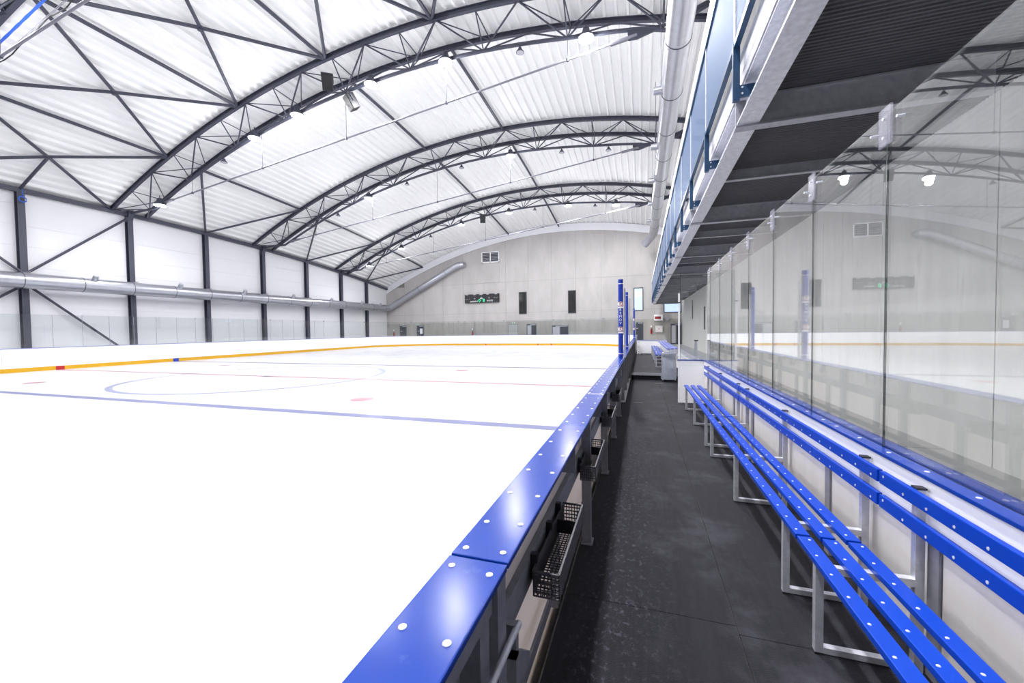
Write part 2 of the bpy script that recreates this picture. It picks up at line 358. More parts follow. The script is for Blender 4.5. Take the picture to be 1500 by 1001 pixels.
# bench floor (rubber mats on a raised base), corridor floor behind the glass
walk = thing('floor_walkway', (0.4, 5, FLOOR), 'black rubber matting along the players bench', None, None, 'structure')
MB().box(-0.44, 1.24, -3.0, 26.2, -0.05, FLOOR - 0.012).build('floor_base', 'concrete_joint', walk)
ys = [-3.0, 2.27, 7.4, 12.55]
for i in range(3):
    for x0, x1 in ((-0.43, 0.46), (0.464, 1.23)):
        yo = 0.0 if x0 < 0 else -0.06
        MB().box(x0, x1, ys[i] + yo + (0.004 if i else 0), ys[i + 1] + yo, FLOOR - 0.012, FLOOR).build('rubber_mat', 'rubber', walk)
MB().box(-0.30, 1.24, 12.56, 26.2, FLOOR + 0.002, 0.50).build('step_platform', 'rubber', walk)
MB().box(-0.31, 1.24, 12.52, 12.56, 0.43, 0.50).build('step_edge', 'galv_dull', walk)
MB().box(-0.42, -0.33, 8.6, 12.5, FLOOR, FLOOR + 0.03).build('frosty_ledge', 'screed', walk)
cor = MB().box(1.36, WR, -8.4, WF, -0.055, 0.03).build('floor_corridor', 'screed'); tag(cor, 'pale concrete corridor floor behind the glass', None, None, 'structure')
for y in (1.4, 7.4, 13.4): MB().box(1.37, WR - 0.01, y, y + 0.02, 0.029, 0.031).build('joint', 'concrete_joint', cor)

# ------------------------------------------------------------------ roof sheet (trapezoidal ribs running the length of the hall)
rx = []; x = WL - 0.15; pitch = 0.5
while x < WR + 0.4:
    rx += [(x, 0.0), (x + 0.10, 0.0), (x + 0.15, 0.13), (x + 0.45, 0.13)]; x += pitch
ry = [-8.0 + 56.5 * i / 26 for i in range(27)]
mb = MB(); vs = []; fs = []
for y in ry:
    for px, h in rx: vs.append((px, y, zr(px, y) + 0.16 + h))
w = len(rx)
for j in range(len(ry) - 1):
    for i in range(w - 1): fs.append((j * w + i, j * w + i + 1, (j + 1) * w + i + 1, (j + 1) * w + i))
mb.add(vs, fs); roof = mb.build('ceiling', 'roof', fix=False); tag(roof, 'white ribbed steel sheet of the curved roof', None, None, 'structure')

# ------------------------------------------------------------------ left wall: panels between slate columns
wl = thing('wall_left', (WL, 20, 0), 'white panelled long wall behind the far boards', None, None, 'structure')
def eave(y): return zr(-33.25, y) + 0.05
MB().add([(WL - 0.12, y, z) for y in (-8, 47.2) for z in (-0.05, 0)], []).v
byv = [-8.0, 2.9] + COLS[1:] + [WF]
bk = MB()
yy = [-8.0 + 55.2 * i / 24 for i in range(25)]
bk.prism_x([(-8.0, -0.05), (47.2, -0.05)] + [(y, eave(y) + 0.25) for y in reversed(yy)], WL - 0.16, WL - 0.03)
bk.build('wall_backing', 'panel_gap', wl)
for a, b in zip(byv, byv[1:]):
    z = 0.0; k = 0
    while z < eave(b) - 0.3:
        z1 = z + 1.16
        t0, t1 = min(z1 - 0.006, eave(a)), min(z1 - 0.006, eave(b))
        if z + 2.0 > eave(b): t0, t1 = eave(a), eave(b); z1 = 99
        MB().prism_x([(a + 0.005, z), (b - 0.005, z), (b - 0.005, t1), (a + 0.005, t0)], WL - 0.03, WL).build('panel', 'panel', wl)
        z = z1
for y in COLS:
    c = MB(); zt = eave(y) - 0.1
    c.box(-33.42, -33.40 + 0.02, y - 0.15, y + 0.15, 0, zt).box(-33.12, -33.10, y - 0.15, y + 0.15, 0, zt).box(-33.40, -33.11, y - 0.012, y + 0.012, 0, zt)
    o = c.build('column', 'steel'); tag(o, None, None, None, 'structure')
ev = MB()
for a, b in zip(yy, yy[1:]): ev.bar((-33.22, a, eave(a) - 0.1), (-33.22, b, eave(b) - 0.1), 0.22, 0.26)
tag(ev.build('beam_eaves', 'steel'), 'slate steel eaves beam along the top of the long wall', None, None, 'structure')
# wall bracing in the bay around the second column
br = thing('wall_bracing', (-33.0, 12.97, 4.0), 'slate diagonal tube bracing crossing behind the duct on the long wall', 'bracing')
for p, q in (((-33.12, 17.9, eave(18) - 0.35), (-33.12, 13.0, 5.35)), ((-33.12, 13.1, 4.7), (-33.12, 17.2, 1.0)), ((-33.12, 12.9, 5.4), (-33.12, 8.0, eave(8) - 0.35)), ((-33.12, 12.9, 4.7), (-33.12, 8.3, 1.0))):
    rod('brace_tube', p, q, 0.07, 'steel', br)

# ------------------------------------------------------------------ far wall: concrete lifts with joints, arched top
wf = thing('wall_far', (-15, WF, 0), 'pale concrete end wall with formwork joints and arched top', None, None, 'structure')
xs_top = [WL + (WR - WL) * i / 40 for i in range(41)]
MB().prism_y([(WL, -0.05), (WR, -0.05)] + [(x, zr(x, WF) + 0.1) for x in reversed(xs_top)], WF + 0.03, WF + 0.25).build('wall_backing', 'concrete_joint', wf)
lifts = [(0.0, 2.80, 1.45, 'concrete_dark'), (2.815, 3.95, 2.9, 'concrete'), (3.965, 7.75, 2.9, 'concrete'), (7.765, 30, 2.9, 'concrete')]
for z0, z1, wd, mt in lifts:
    x = WL
    while x < WR - 0.05:
        x1 = min(x + wd, WR)
        if WR - x1 < 0.4: x1 = WR
        xs = [x + 0.007 + (x1 - x - 0.014) * i / 4 for i in range(5)]
        top = [(q, min(z1, zr(q, WF) + 0.05)) for q in xs]
        if min(t[1] for t in top) > z0 + 0.05:
            d = random.uniform(-0.006, 0.006)
            MB().prism_y([(xs[0], z0), (xs[-1], z0)] + list(reversed(top)), WF + d, WF + 0.03).build('concrete_panel', mt, wf)
        x = x1
tr = MB()
for a, b in zip(xs_top, xs_top[1:]):
    za, zb = zr(a, WF), zr(b, WF)
    tr.add([(a, WF - 0.12, za - 0.62), (b, WF - 0.12, zb - 0.62), (b, WF - 0.12, zb + 0.22), (a, WF - 0.12, za + 0.22),
            (a, WF - 0.01, za - 0.62), (b, WF - 0.01, zb - 0.62), (b, WF - 0.01, zb + 0.22), (a, WF - 0.01, za + 0.22)], [(0, 1, 2, 3), (4, 7, 6, 5), (0, 4, 5, 1), (2, 6, 7, 3)])
tag(tr.build('trim_1', 'trim', fix=False), 'white fascia following the roof curve on the end wall', None, None, 'structure')

def wall_window(n, x0, x1, z0, z1, pane, div=0):
    w = thing('window_%d' % n, ((x0 + x1) / 2, WF, z0), None, None, None, 'structure')
    f = 0.09; y0, y1 = WF - 0.06, WF - 0.008
    MB().box(x0, x1, y0, y1, z0, z0 + f).box(x0, x1, y0, y1, z1 - f, z1).box(x0, x0 + f, y0, y1, z0 + f, z1 - f).box(x1 - f, x1, y0, y1, z0 + f, z1 - f).build('window_frame', 'door' if not div else 'white', w)
    MB().box(x0 + f, x1 - f, WF - 0.03, WF - 0.009, z0 + f, z1 - f).build('pane', pane, w)
    return w
w1 = wall_window(1, -14.36, -13.36, 3.75, 6.45, 'dark_glass'); tag(w1, 'tall narrow dark window in the end wall beside the scoreboard')
w2 = wall_window(2, -8.28, -7.33, 3.7, 6.4, 'dark_glass'); tag(w2, 'tall narrow dark window in the middle of the end wall')
w3 = wall_window(3, -0.86, 0.18, 3.78, 6.38, 'sky_glass'); tag(w3, 'tall window with pale blue daylight beside the balcony')
MB().box(-0.77, 0.09, WF - 0.034, WF - 0.031, 5.35, 5.95).build('bright_pane', M['paper'], w3)
w5 = wall_window(4, 2.3, 4.1, 3.5, 4.7, 'sky_glass'); tag(w5, 'window with pale daylight under the balcony deck')
# louvred vent high on the wall
w4 = thing('wall_vent', (-18, WF, 10.3), 'white framed double louvre vent high on the concrete end wall', 'vent')
x0, x1, z0, z1 = -19.2, -16.85, 10.3, 11.65
MB().box(x0, x1, WF - 0.1, WF - 0.008, z0, z0 + 0.1).box(x0, x1, WF - 0.1, WF - 0.008, z1 - 0.1, z1).box(x0, x0 + 0.1, WF - 0.1, WF - 0.008, z0, z1).box(x1 - 0.1, x1, WF - 0.1, WF - 0.008, z0, z1).box(-18.07, -17.97, WF - 0.1, WF - 0.008, z0, z1).build('vent_frame', 'white', w4)
MB().box(x0 + 0.1, x1 - 0.1, WF - 0.02, WF - 0.009, z0 + 0.1, z1 - 0.1).build('vent_back', 'black', w4)
for a, b in ((x0 + 0.1, -18.07), (-17.97, x1 - 0.1)):
    for k in range(6):
        zz = z0 + 0.14 + k * 0.19
        MB().add([(a, WF - 0.09, zz), (b, WF - 0.09, zz), (b, WF - 0.03, zz + 0.09), (a, WF - 0.03, zz + 0.09), (a, WF - 0.08, zz - 0.01), (b, WF - 0.08, zz - 0.01), (b, WF - 0.022, zz + 0.08), (a, WF - 0.022, zz + 0.08)], [(0, 1, 2, 3), (4, 7, 6, 5), (0, 4, 5, 1), (2, 6, 7, 3), (0, 3, 7, 4), (1, 5, 6, 2)]).build('louvre_slat', 'galv_dull', w4)
MB().box(-19.2, -16.85, WF - 0.05, WF - 0.008, 7.82, 10.2).build('patch_panel', 'concrete', wf)

def door(n, x0, x1, z1, m, label, notice=False, glazed=False):
    d = thing('door_%d' % n, ((x0 + x1) / 2, WF, 0.03), label, None, None, 'structure')
    MB().box(x0 - 0.06, x1 + 0.06, WF - 0.05, WF - 0.008, z1 - 0.02, z1 + 0.05).box(x0 - 0.06, x0, WF - 0.05, WF - 0.008, 0.03, z1 - 0.02).box(x1, x1 + 0.06, WF - 0.05, WF - 0.008, 0.03, z1 - 0.02).build('door_frame', 'galv_dark', d)
    if m == 'shutter':
        k = 0; z = 0.03
        while z < z1 - 0.1:
            MB().box(x0, x1, WF - 0.03 - 0.01 * (k % 2), WF - 0.009, z, z + 0.175).build('shutter_slat', 'shutter', d); z += 0.18; k += 1
    else:
        MB().box(x0, x1, WF - 0.04, WF - 0.009, 0.03, z1 - 0.02).build('door_leaf', m, d)
        MB().box(x0 + 0.08, x0 + 0.3, WF - 0.08, WF - 0.04, 1.08, 1.12).build('door_handle', 'galv', d)
        if notice: MB().box(x0 + 0.45, x0 + 0.85, WF - 0.048, WF - 0.04, 1.45, 2.15).build('notice', 'paper', d)
        if notice is not None and not glazed: MB().box(x0 + 0.1, x0 + 0.4, WF - 0.048, WF - 0.04, 1.78, 1.86).build('door_plate', 'grey_print', d)
        if glazed: MB().box((x0 + x1) / 2 - 0.03, (x0 + x1) / 2 + 0.03, WF - 0.06, WF - 0.04, 0.03, z1 - 0.05).build('door_mullion', 'galv_dark', d); MB().box(x0 + 0.06, (x0 + x1) / 2 - 0.06, WF - 0.046, WF - 0.04, 0.15, z1 - 0.15).build('pane', 'lens_off', d)
        MB().box(x0 + 0.4, x1 - 0.05, WF - 0.06, WF - 0.04, z1 - 0.12, z1 - 0.05).build('door_closer', 'galv', d)
door(1, -31.36, -30.36, 2.55, 'door', 'slate door nearest the duct corner of the end wall')
door(2, -28.71, -27.71, 2.55, 'door', 'slate door with a white notice on the end wall', notice=True)
door(3, -15.75, -14.55, 2.5, 'shutter', 'grey slatted roller shutter in the end wall')
door(4, -13.36, -12.2, 2.5, 'door', 'glazed slate door below the narrow dark window', glazed=True)
door(5, -10.21, -8.3, 2.28, 'door', 'wide dark glazed double door in the end wall', glazed=True)
door(6, -0.78, 0.15, 2.5, 'door', 'slate door behind the padded posts')
door(7, 3.05, 4.12, 2.25, 'door', 'glazed door under the balcony at the wall corner', glazed=True)
for x, lab in ((-31.6 + 0.6, 'small green exit sign over the first door of the end wall'), (-29.2 + 0.5, 'small green exit sign over the door with the notice'), (-15.1, 'small green exit sign over the roller shutter')):
    t = thing('exit_sign', (x, WF, 2.62), lab, 'sign', 'exit signs over the end wall doors')
    MB().box(x - 0.17, x + 0.17, WF - 0.05, WF - 0.008, 2.62, 2.78).build('sign_case', 'white', t)
    MB().box(x - 0.12, x + 0.12, WF - 0.054, WF - 0.05, 2.645, 2.755).build('sign_face', 'green_sign', t)
def extinguisher(x, y, z, lab):
    t = thing('fire_extinguisher', (x, y, z), lab, 'extinguisher', 'extinguishers on the end wall')
    MB().lathe([(0.085, 0), (0.09, 0.03), (0.09, 0.42), (0.07, 0.5), (0.03, 0.54), (0.03, 0.58)], 12, (x, y, z)).build('cylinder_body', 'ext_red', t, smooth=True)
    MB().box(x - 0.02, x + 0.1, y - 0.02, y + 0.02, z + 0.58, z + 0.63).build('valve_lever', 'black', t)
    MB().tube([(x + 0.04, y - 0.03, z + 0.58), (x + 0.12, y - 0.05, z + 0.45), (x + 0.11, y - 0.04, z + 0.15)], 0.015, 6).build('hose', 'black', t)
    MB().box(x - 0.06, x + 0.06, y - 0.02, y + 0.1, z + 0.72, z + 0.92).build('wall_plate', 'white', t)
extinguisher(-32.3, WF - 0.11, 1.15, 'red fire extinguisher beside the first door of the end wall')
extinguisher(-20.6, WF - 0.11, 1.15, 'red fire extinguisher on the wall below the scoreboard')
extinguisher(1.0, WF - 0.11, 1.2, 'red fire extinguisher next to the grey cabinet')
t = thing('electric_cabinet', (1.8, WF - 0.1, 1.35), 'pale grey wall cabinet with a small red mark', 'cabinet')
MB().box(1.42, 2.2, WF - 0.22, WF - 0.01, 1.35, 2.08).build('cabinet_body', 'box_grey', t)
MB().box(1.46, 2.16, WF - 0.235, WF - 0.22, 1.39, 2.04).build('cabinet_door', 'box_grey', t)
MB().box(1.76, 1.84, WF - 0.24, WF - 0.235, 1.68, 1.82).build('warning_mark', 'red', t)
MB().box(1.44, 1.54, WF - 0.24, WF - 0.235, 1.97, 2.03).build('tag', 'yellow_tag', t)
t = thing('air_heater', (2.0, WF - 0.4, 2.7), 'white air heater with a brown grille and duct on the end wall', 'heater')
MB().box(1.3, 2.2, WF - 0.5, WF - 0.01, 2.65, 3.3).build('heater_case', 'white', t, bevel=0.03)
MB().box(1.36, 2.0, WF - 0.52, WF - 0.5, 2.82, 3.1).build('heater_grille', 'maroon', t)
MB().tube([(2.2, WF - 0.3, 3.1), (2.5, WF - 0.3, 3.0), (2.75, WF - 0.3, 2.7)], 0.16, 10).build('heater_duct', 'duct', t, smooth=True)

# scoreboard
sb = thing('scoreboard', (-19.2, WF - 0.1, 5.32), 'black electronic scoreboard with green digits on the end wall', 'scoreboard')
MB().box(-21.52, -16.9, WF - 0.25, WF - 0.01, 5.32, 6.40).build('case', 'black', sb)
YS = WF - 0.254
for i, x in enumerate((-21.2, -20.15, -19.25, -18.35, -17.25)): MB().box(x - 0.16 - 0.05 * (i == 2), x + 0.16 + 0.05 * (i == 2), YS - 0.1, YS + 0.002, 6.3, 6.42).build('mounting_clip', 'grey_print', sb)
text('home_lettering', 'DOM\u00c1C\u00cd', 0.26, 'white', face_minus_y(-20.25, YS, 5.47), sb)
text('guest_lettering', 'HOST\u00c9', 0.26, 'white', face_minus_y(-18.1, YS, 5.52), sb)
text('small_lettering', '- -  -', 0.3, 'white', face_minus_y(-21.1, YS, 5.85), sb)
text('small_lettering', '-- --', 0.3, 'white', face_minus_y(-17.3, YS, 5.95), sb)
text('small_lettering', 'III', 0.24, 'grey_print', face_minus_y(-20.15, YS, 5.83), sb)
text('small_lettering', 'III', 0.24, 'grey_print', face_minus_y(-18.2, YS, 5.88), sb)
MB().add([(-19.5, YS, 5.78), (-19.0, YS, 5.78), (-19.15, YS, 5.98), (-19.3, YS, 5.98)], [(0, 1, 2, 3)]).build('period_mark', 'grey_print', sb)
text('score_digit', '0', 0.56, 'green', face_minus_y(-19.50, YS, 5.56), sb)
text('score_digit', '8', 0.56, 'green', face_minus_y(-18.92, YS, 5.57), sb)

# ------------------------------------------------------------------ right wall
wr = thing('wall_right', (WR, 20, 0), 'board-marked concrete wall behind the glass', None, None, 'structure')
MB().box(WR + 0.02, WR + 0.3, -8.4, WF + 0.2, -0.05, 17).build('wall_backing', 'concrete_joint', wr)
y = -8.4; k = 0
while y < WF - 0.1:
    y1 = min(y + 2.5, WF)
    for z0, z1 in ((-0.04, 5.6), (5.615, 10), (10.01, 15.6)):
        MB().box(WR + random.uniform(-0.004, 0.004), WR + 0.02, y + 0.006, y1 - 0.006, z0, min(z1, zr(WR, y1) + 0.3)).build('concrete_panel', 'concrete_side', wr)
    y = y1; k += 1
for y, z in ((30.5, 1.7), (37.5, 2.6)): MB().box(WR - 0.03, WR - 0.006, y, y + 0.5, z, z + 1.6).build('wall_slot', 'door', wr)

# ------------------------------------------------------------------ rink boards round the far end
rb = thing('rink_boards', (ICE_L, 20, 0), 'white rink boards with yellow kick strip round the far end and long side', 'rink boards')
s_a, s_b = s_right(26.4), SL[-1]
npan = 30; ds = (s_b - s_a) / npan
for i in range(npan):
    a, b = s_a + ds * i, s_a + ds * (i + 1)
    ribbon(a + 0.006, b - 0.006, 0.0, 0.02, 0.21, BH - 0.03).build('board_panel', 'board', rb)
    ribbon(a + 0.003, b - 0.003, -0.012, 0.022, 0.0, 0.21).build('kick_strip', 'yellow', rb)
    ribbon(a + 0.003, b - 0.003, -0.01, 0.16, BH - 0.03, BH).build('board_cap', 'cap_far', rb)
ribbon(s_a, s_b, 0.025, 0.14, 0.0, BH - 0.035).build('board_frame', 'galv_dull', rb)
for yc, m, wd in ((12.9, 'red', 0.34), (18.55, 'blue_mark', 0.34)):
    ribbon(s_left(yc) - wd / 2, s_left(yc) + wd / 2, -0.016, 0.0, 0.002, 0.208).build('line_marker', m, rb)
for x in (-24.0, -18.0, -11.5, -9.9):
    s = s_right(END_Y - RAD) + RAD * PI / 2 + (ICE_R - RAD - x)
    ribbon(s - 0.06, s + 0.06, -0.016, 0.0, 0.004, 0.208).build('line_marker', 'red', rb)
# rink glass
rg = thing('rink_glass', (ICE_L, 20, BH), 'clear safety glass panes standing on the far boards and long side', 'safety glass')
s = s_a + 0.3; k = 0
while s < s_b - 1.2:
    wd = 1.2
    ribbon(s + 0.004, s + wd - 0.004, 0.06, 0.072, BH + 0.001, BH + 1.75).build('pane', 'glass_left', rg)
    x, y, nx, ny = at_s(s)
    if k % 1 == 0:
        ribbon(s - 0.008, s + 0.008, 0.058, 0.074, BH + 0.02, BH + 1.74).build('pane_joint', 'galv_dull', rg) if (s > s_left(32)) else None
    if k % 5 == 0: ribbon(s - 0.06, s + 0.06, 0.05, 0.082, BH + 1.62, BH + 1.78).build('clip', 'acrylic', rg)
    s += wd; k += 1

# ------------------------------------------------------------------ columns of lamps and trusses
XN = [-33.1 + 2.0 * j for j in range(18)]          # node positions -33.1 .. 0.9, then bearing at 3.9
XB = 3.95
def cz(x, y):
    d = 1.27
    if x < -30.5: d *= max(0.0, (x + 33.2) / 2.7)
    if x > 0.9: d *= max(0.0, (2.9 - x) / 2.0)
    elif x > -3: d = 1.27 - 0.2 * (x + 3) / 3.9
    return zr(x, y) - d
TR_LAB = ['dark arched roof truss cut off by the top left corner', 'largest dark arched roof truss in full view with bright floodlights',
          'dark arched roof truss in the middle of the three', 'smallest dark arched roof truss closest to the end wall']
lamps_on = {0: [-29.7, -21.4, -17.2, -13.3, -9.0, -2.2], 1: [-29.7, -21.4, -18.2, -13.3, -9.0, -2.25], 2: [-21.3, -9.0], 3: [-29.1, -24.9, -17.7, -12.5, -6.6, -2.2]}
REAR_ADDED = [-29.7, -21.4, -13.3, -9.0, -2.2]  # unseen floodlights added behind the camera to brighten the bench side
lamps_off = {1: [-5.3, -24.2], 2: [-24.6, -17.8, -13.0, -5.3, -2.1], 3: [-21.4, -9.9, -4.1]}
def floodlight(x, c, zb, lit, lab):
    zc = zb + (0.32 if lit else -0.05); cy_ = c - (0.22 if lit else 0.0); sc = 1.35 if lit else 0.7
    F = thing('floodlight' if lit else 'lamp_unlit', (x, cy_, zc - 0.5), lab, 'floodlight', 'floodlights under the roof trusses')
    rod('stem', (x, cy_, (zc + 0.02) if c > 0 else zr(x, c)), (x, cy_, zc - 0.14), 0.025, 'steel', F, 6)
    MB().lathe([(0.05 * sc, 0.26 * sc), (0.10 * sc, 0.24 * sc), (0.13 * sc, 0.12 * sc), (0.25 * sc, -0.02 * sc), (0.27 * sc, -0.08 * sc)], 16, (x, cy_, zc - 0.38 * sc)).build('housing', 'steel', F, smooth=True)
    MB().lathe([(0.235 * sc, -0.085 * sc), (0.235 * sc, -0.10 * sc), (0.16 * sc, -0.125 * sc)], 16, (x, cy_, zc - 0.38 * sc)).build('lens', 'lens' if lit else 'lens_off', F, smooth=True)
    if lit:
        ld = bpy.data.lights.new('floodlight_beam', 'AREA'); ld.shape = 'DISK'; ld.size = 0.62; ld.energy = LAMP_W * (4.0 if x > -3 else 1.0); ld.color = (0.985, 0.98, 1.0)
        lo = bpy.data.objects.new('floodlight_beam', ld); COL.objects.link(lo); lo.parent = F
        lo.matrix_basis = Matrix.Translation((0.05 if x < -12 else 0.02, 0, 0.5 - 0.52 * sc - 0.09)) @ Matrix.Rotation(math.radians(-24 if x < -28 else (-12 if x < -12 else -4)), 4, 'Y')
        WM[lo.name] = Matrix()
        gd_ = bpy.data.lights.new('added_roof_fill', 'POINT'); gd_.shadow_soft_size = 0.22; gd_.energy = ROOF_FILL_W * (0.45 if x < -28 else 1.0); gd_.color = ld.color  # added fill that lights roof and trusses; the lamp has no globe
        go_ = bpy.data.objects.new('added_roof_fill', gd_); COL.objects.link(go_); go_.parent = F; go_.matrix_basis = Matrix.Translation((0, 0, 0.5 - 0.52 * sc - 0.34)); WM[go_.name] = Matrix()
for ti, c in enumerate(ARCH):
    T = thing('roof_truss', (-15, c, 14), TR_LAB[ti], 'truss', 'arched trusses carrying the roof')
    ya, yb = c - 0.97, c + 0.97
    xs = [-33.2 + 37.2 * i / 36 for i in range(37)]
    for yv in (ya, yb):
        ch = MB()
        for a, b in zip(xs, xs[1:]):
            za, zb = zr(a, yv), zr(b, yv)
            # I-section chord: two flanges and a web
            for dz, h in ((0.11, 0.03), (-0.11, 0.03)):
                ch.bar((a, yv, za + dz), (b, yv, zb + dz), 0.17, h, (0, 0, 1))
            ch.bar((a, yv, za), (b, yv, zb), 0.03, 0.2, (0, 0, 1))
        ch.build('top_chord', 'steel', T)
    cx = [-33.2, -31.8, -30.5] + [-30.0 + 31.0 * i / 30 for i in range(31)] + [1.9, 2.9]
    MB().tube([(x, c, cz(x, c)) for x in cx], 0.085, 8).build('bottom_chord', 'steel', T, smooth=True)
    A = lambda x: (x, ya, zr(x, ya) - 0.1); B = lambda x: (x, yb, zr(x, yb) - 0.1); Cc = lambda x: (x, c, cz(x, c))
    wb = lambda p, q, r=0.032: rod('web_bar', p, q, r, 'steel', T, 6)
    for j, x in enumerate(XN):
        if j % 2 == 1:      # small node: posts
            wb(A(x), Cc(x)); wb(B(x), Cc(x)); wb(A(x), B(x), 0.028)
        else:
            for j2 in (j - 1, j + 1):
                if 0 <= j2 < len(XN):
                    wb(A(x), Cc(XN[j2]), 0.04); wb(B(x), Cc(XN[j2]), 0.04)
            if j + 1 < len(XN): wb(A(x), B(XN[j + 1]), 0.028)
            if j - 1 >= 0: wb(A(x), B(XN[j - 1]), 0.028)
    # bearing feet on the wall and end plates of the tie
    MB().bar((-33.3, c, zr(-33.3, c) - 0.55), (-33.0, c, zr(-33.0, c) + 0.1), 0.3, 0.3).build('bearing_foot', 'steel', T)
    xe = -0.25; zt0, zt1 = 10.46 - (10.11 - zr(-33.25, c)), cz(xe, c) - 0.28
    MB().prism_y([(xe - 0.25, zt1 - 0.12), (xe + 0.1, zt1 - 0.14), (2.6, zr(2.6, c) - 0.25), (2.6, zr(2.6, c) - 0.02), (0.9, cz(0.9, c) + 0.08), (xe - 0.3, cz(xe, c) + 0.05)], c - 0.05, c + 0.05).build('end_plate', 'steel', T)
    xt0 = -29.8
    MB().prism_y([(xt0 - 0.5, cz(xt0 - 0.5, c) + 0.05), (xt0 + 0.9, cz(xt0 + 0.9, c) + 0.05), (xt0 + 0.25, zt0 - 0.08), (xt0 - 0.05, zt0 - 0.1)], c - 0.05, c + 0.05).build('end_plate', 'steel', T)
    rod('tie_rod', (xt0, c, zt0), (xe, c, zt1), 0.042, 'rod', T)
    for x, zz, s in ((xt0, zt0, 1), (xe, zt1, -1)):
        u = (Vector((xe, c, zt1)) - Vector((xt0, c, zt0))).normalized() * s
        p = Vector((x, c, zz)); rod('turnbuckle', p - u * 0.1, p + u * 1.0, 0.085, 'rod', T)
    for x in (-27.0, -21.1, -15.1, -9.1, -3.1):
        zz = zt0 + (zt1 - zt0) * (x - xt0) / (xe - xt0)
        h = rod('hanger', (x, c, cz(x, c)), (x, c, zz), 0.012, 'steel', T, 5)
        MB().lathe([(0.06, -0.06), (0.06, 0.06)], 8, (x, c, zz)).build('hanger_clamp', 'steel', T)
    # floodlights
    for lit, lst in ((True, lamps_on.get(ti, [])), (False, lamps_off.get(ti, []))):
        for q, x in enumerate(lst):
            nth = ['first', 'second', 'third', 'fourth', 'fifth', 'sixth'][q]
            tn = ['the cut-off corner truss', 'the largest arched truss', 'the middle arched truss', 'the farthest arched truss'][ti]
            floodlight(x, c, cz(x, c), lit, ('lit floodlight, %s from the long wall, on %s' if lit else 'unlit dark lamp, %s from the long wall, under %s') % (nth, tn))
for q, x in enumerate(REAR_ADDED):
    floodlight(x, -2.1, cz(x, -2.1), True, 'lit floodlight, %s from the long wall, added unseen behind the viewer to light the bench' % ['first', 'second', 'third', 'fourth', 'fifth'][q])

# loudspeakers on the trusses
def speaker(x, y, z, rz, rx_, lab):
    t = thing('loudspeaker', (x, y, z), lab, 'loudspeaker', 'black loudspeakers on the trusses')
    R = Matrix.Translation((x, y, z)) @ Matrix.Rotation(rz, 4, 'Z') @ Matrix.Rotation(rx_, 4, 'X')
    place('cabinet', MB().prism_y([(-0.26, -0.38), (0.26, -0.38), (0.26, 0.38), (-0.26, 0.38)], -0.22, 0.22).mesh('cabinet', 'black', bevel=0.03), t, R)
    place('grille', MB().box(-0.22, 0.22, -0.235, -0.215, -0.33, 0.33).mesh('grille', 'black'), t, R)
    place('bracket', MB().box(-0.3, 0.3, -0.03, 0.03, 0.36, 0.46).box(-0.3, -0.27, -0.03, 0.03, 0, 0.46).box(0.27, 0.3, -0.03, 0.03, 0, 0.46).mesh('bracket', 'steel'), t, R)
speaker(-15.9, 17.6, 15.15, 0.6, 0.5, 'black loudspeaker set inside the largest truss above the bottom chord')
speaker(-14.8, 18.1, 14.2, -0.5, 0.6, 'black loudspeaker hanging below the bottom chord of the largest truss')
speaker(-15.4, 38.1, 13.2, 0.4, 0.5, 'small black loudspeaker hanging under the farthest truss')

# ------------------------------------------------------------------ roof bracing and purlins
XP = [-27.6, -21.7, -15.5, -9.3, -3.4]
def q3(x, y): return (x, y, zr(x, y) - 0.02)
def purlin(p, x, y0, y1, r=0.088):
    m_ = (y0 + y1) / 2
    rod('purlin_tube', q3(x, y0), q3(x, m_), r, 'steel', p); rod('purlin_tube', q3(x, m_), q3(x, y1), r, 'steel', p)
b0 = thing('roof_bracing', (-20, 13, 13), 'crossed slate bracing tubes and purlins between corner truss and largest truss', 'bracing', 'tube bracing under the roof')
y0, y1 = ARCH[0] + 0.97, ARCH[1] - 0.97
nodes = [-33.2] + XP
for x in XP: purlin(b0, x, y0, y1)
for a, b in zip(nodes, nodes[1:]):
    m_ = Vector(((a + b) / 2, (y0 + y1) / 2, 0)); m_.z = zr(m_.x, m_.y) - 0.02
    for p in ((a, y0), (b, y0), (a, y1), (b, y1)): rod('brace_tube', q3(*p), m_, 0.08, 'steel', b0)
    MB().lathe([(0.12, -0.12), (0.12, 0.06)], 10, m_).build('brace_node', 'steel', b0)
mx = (nodes[0] + nodes[1]) / 2
rod('brace_tube', (mx, 13.0, zr(mx, 13) - 0.02), (-33.2, 12.97, eave(13) - 0.05), 0.075, 'steel', b0)
for i, lab in ((1, 'slate purlin tubes and eaves braces between the largest and middle trusses'), (2, 'slate purlin tubes and eaves braces between the middle and farthest trusses'), (3, 'slate purlin tubes and eaves braces between the farthest truss and end wall')):
    bb = thing('roof_bracing', (-20, ARCH[i] + 5, 13), lab, 'bracing', 'tube bracing under the roof')
    y0 = ARCH[i] + 0.97; y1 = (ARCH[i + 1] - 0.97) if i < 3 else WF - 0.15
    for x in (-27.6, -15.5, -9.3): purlin(bb, x, y0, y1)
    ym = COLS[COLS.index(ARCH[i]) + 1]
    rod('brace_tube', q3(-27.6, y0), (-33.2, ym, eave(ym) - 0.05), 0.075, 'steel', bb)
    rod('brace_tube', (-33.2, ym, eave(ym) - 0.05), q3(-27.6, y1), 0.075, 'steel', bb)

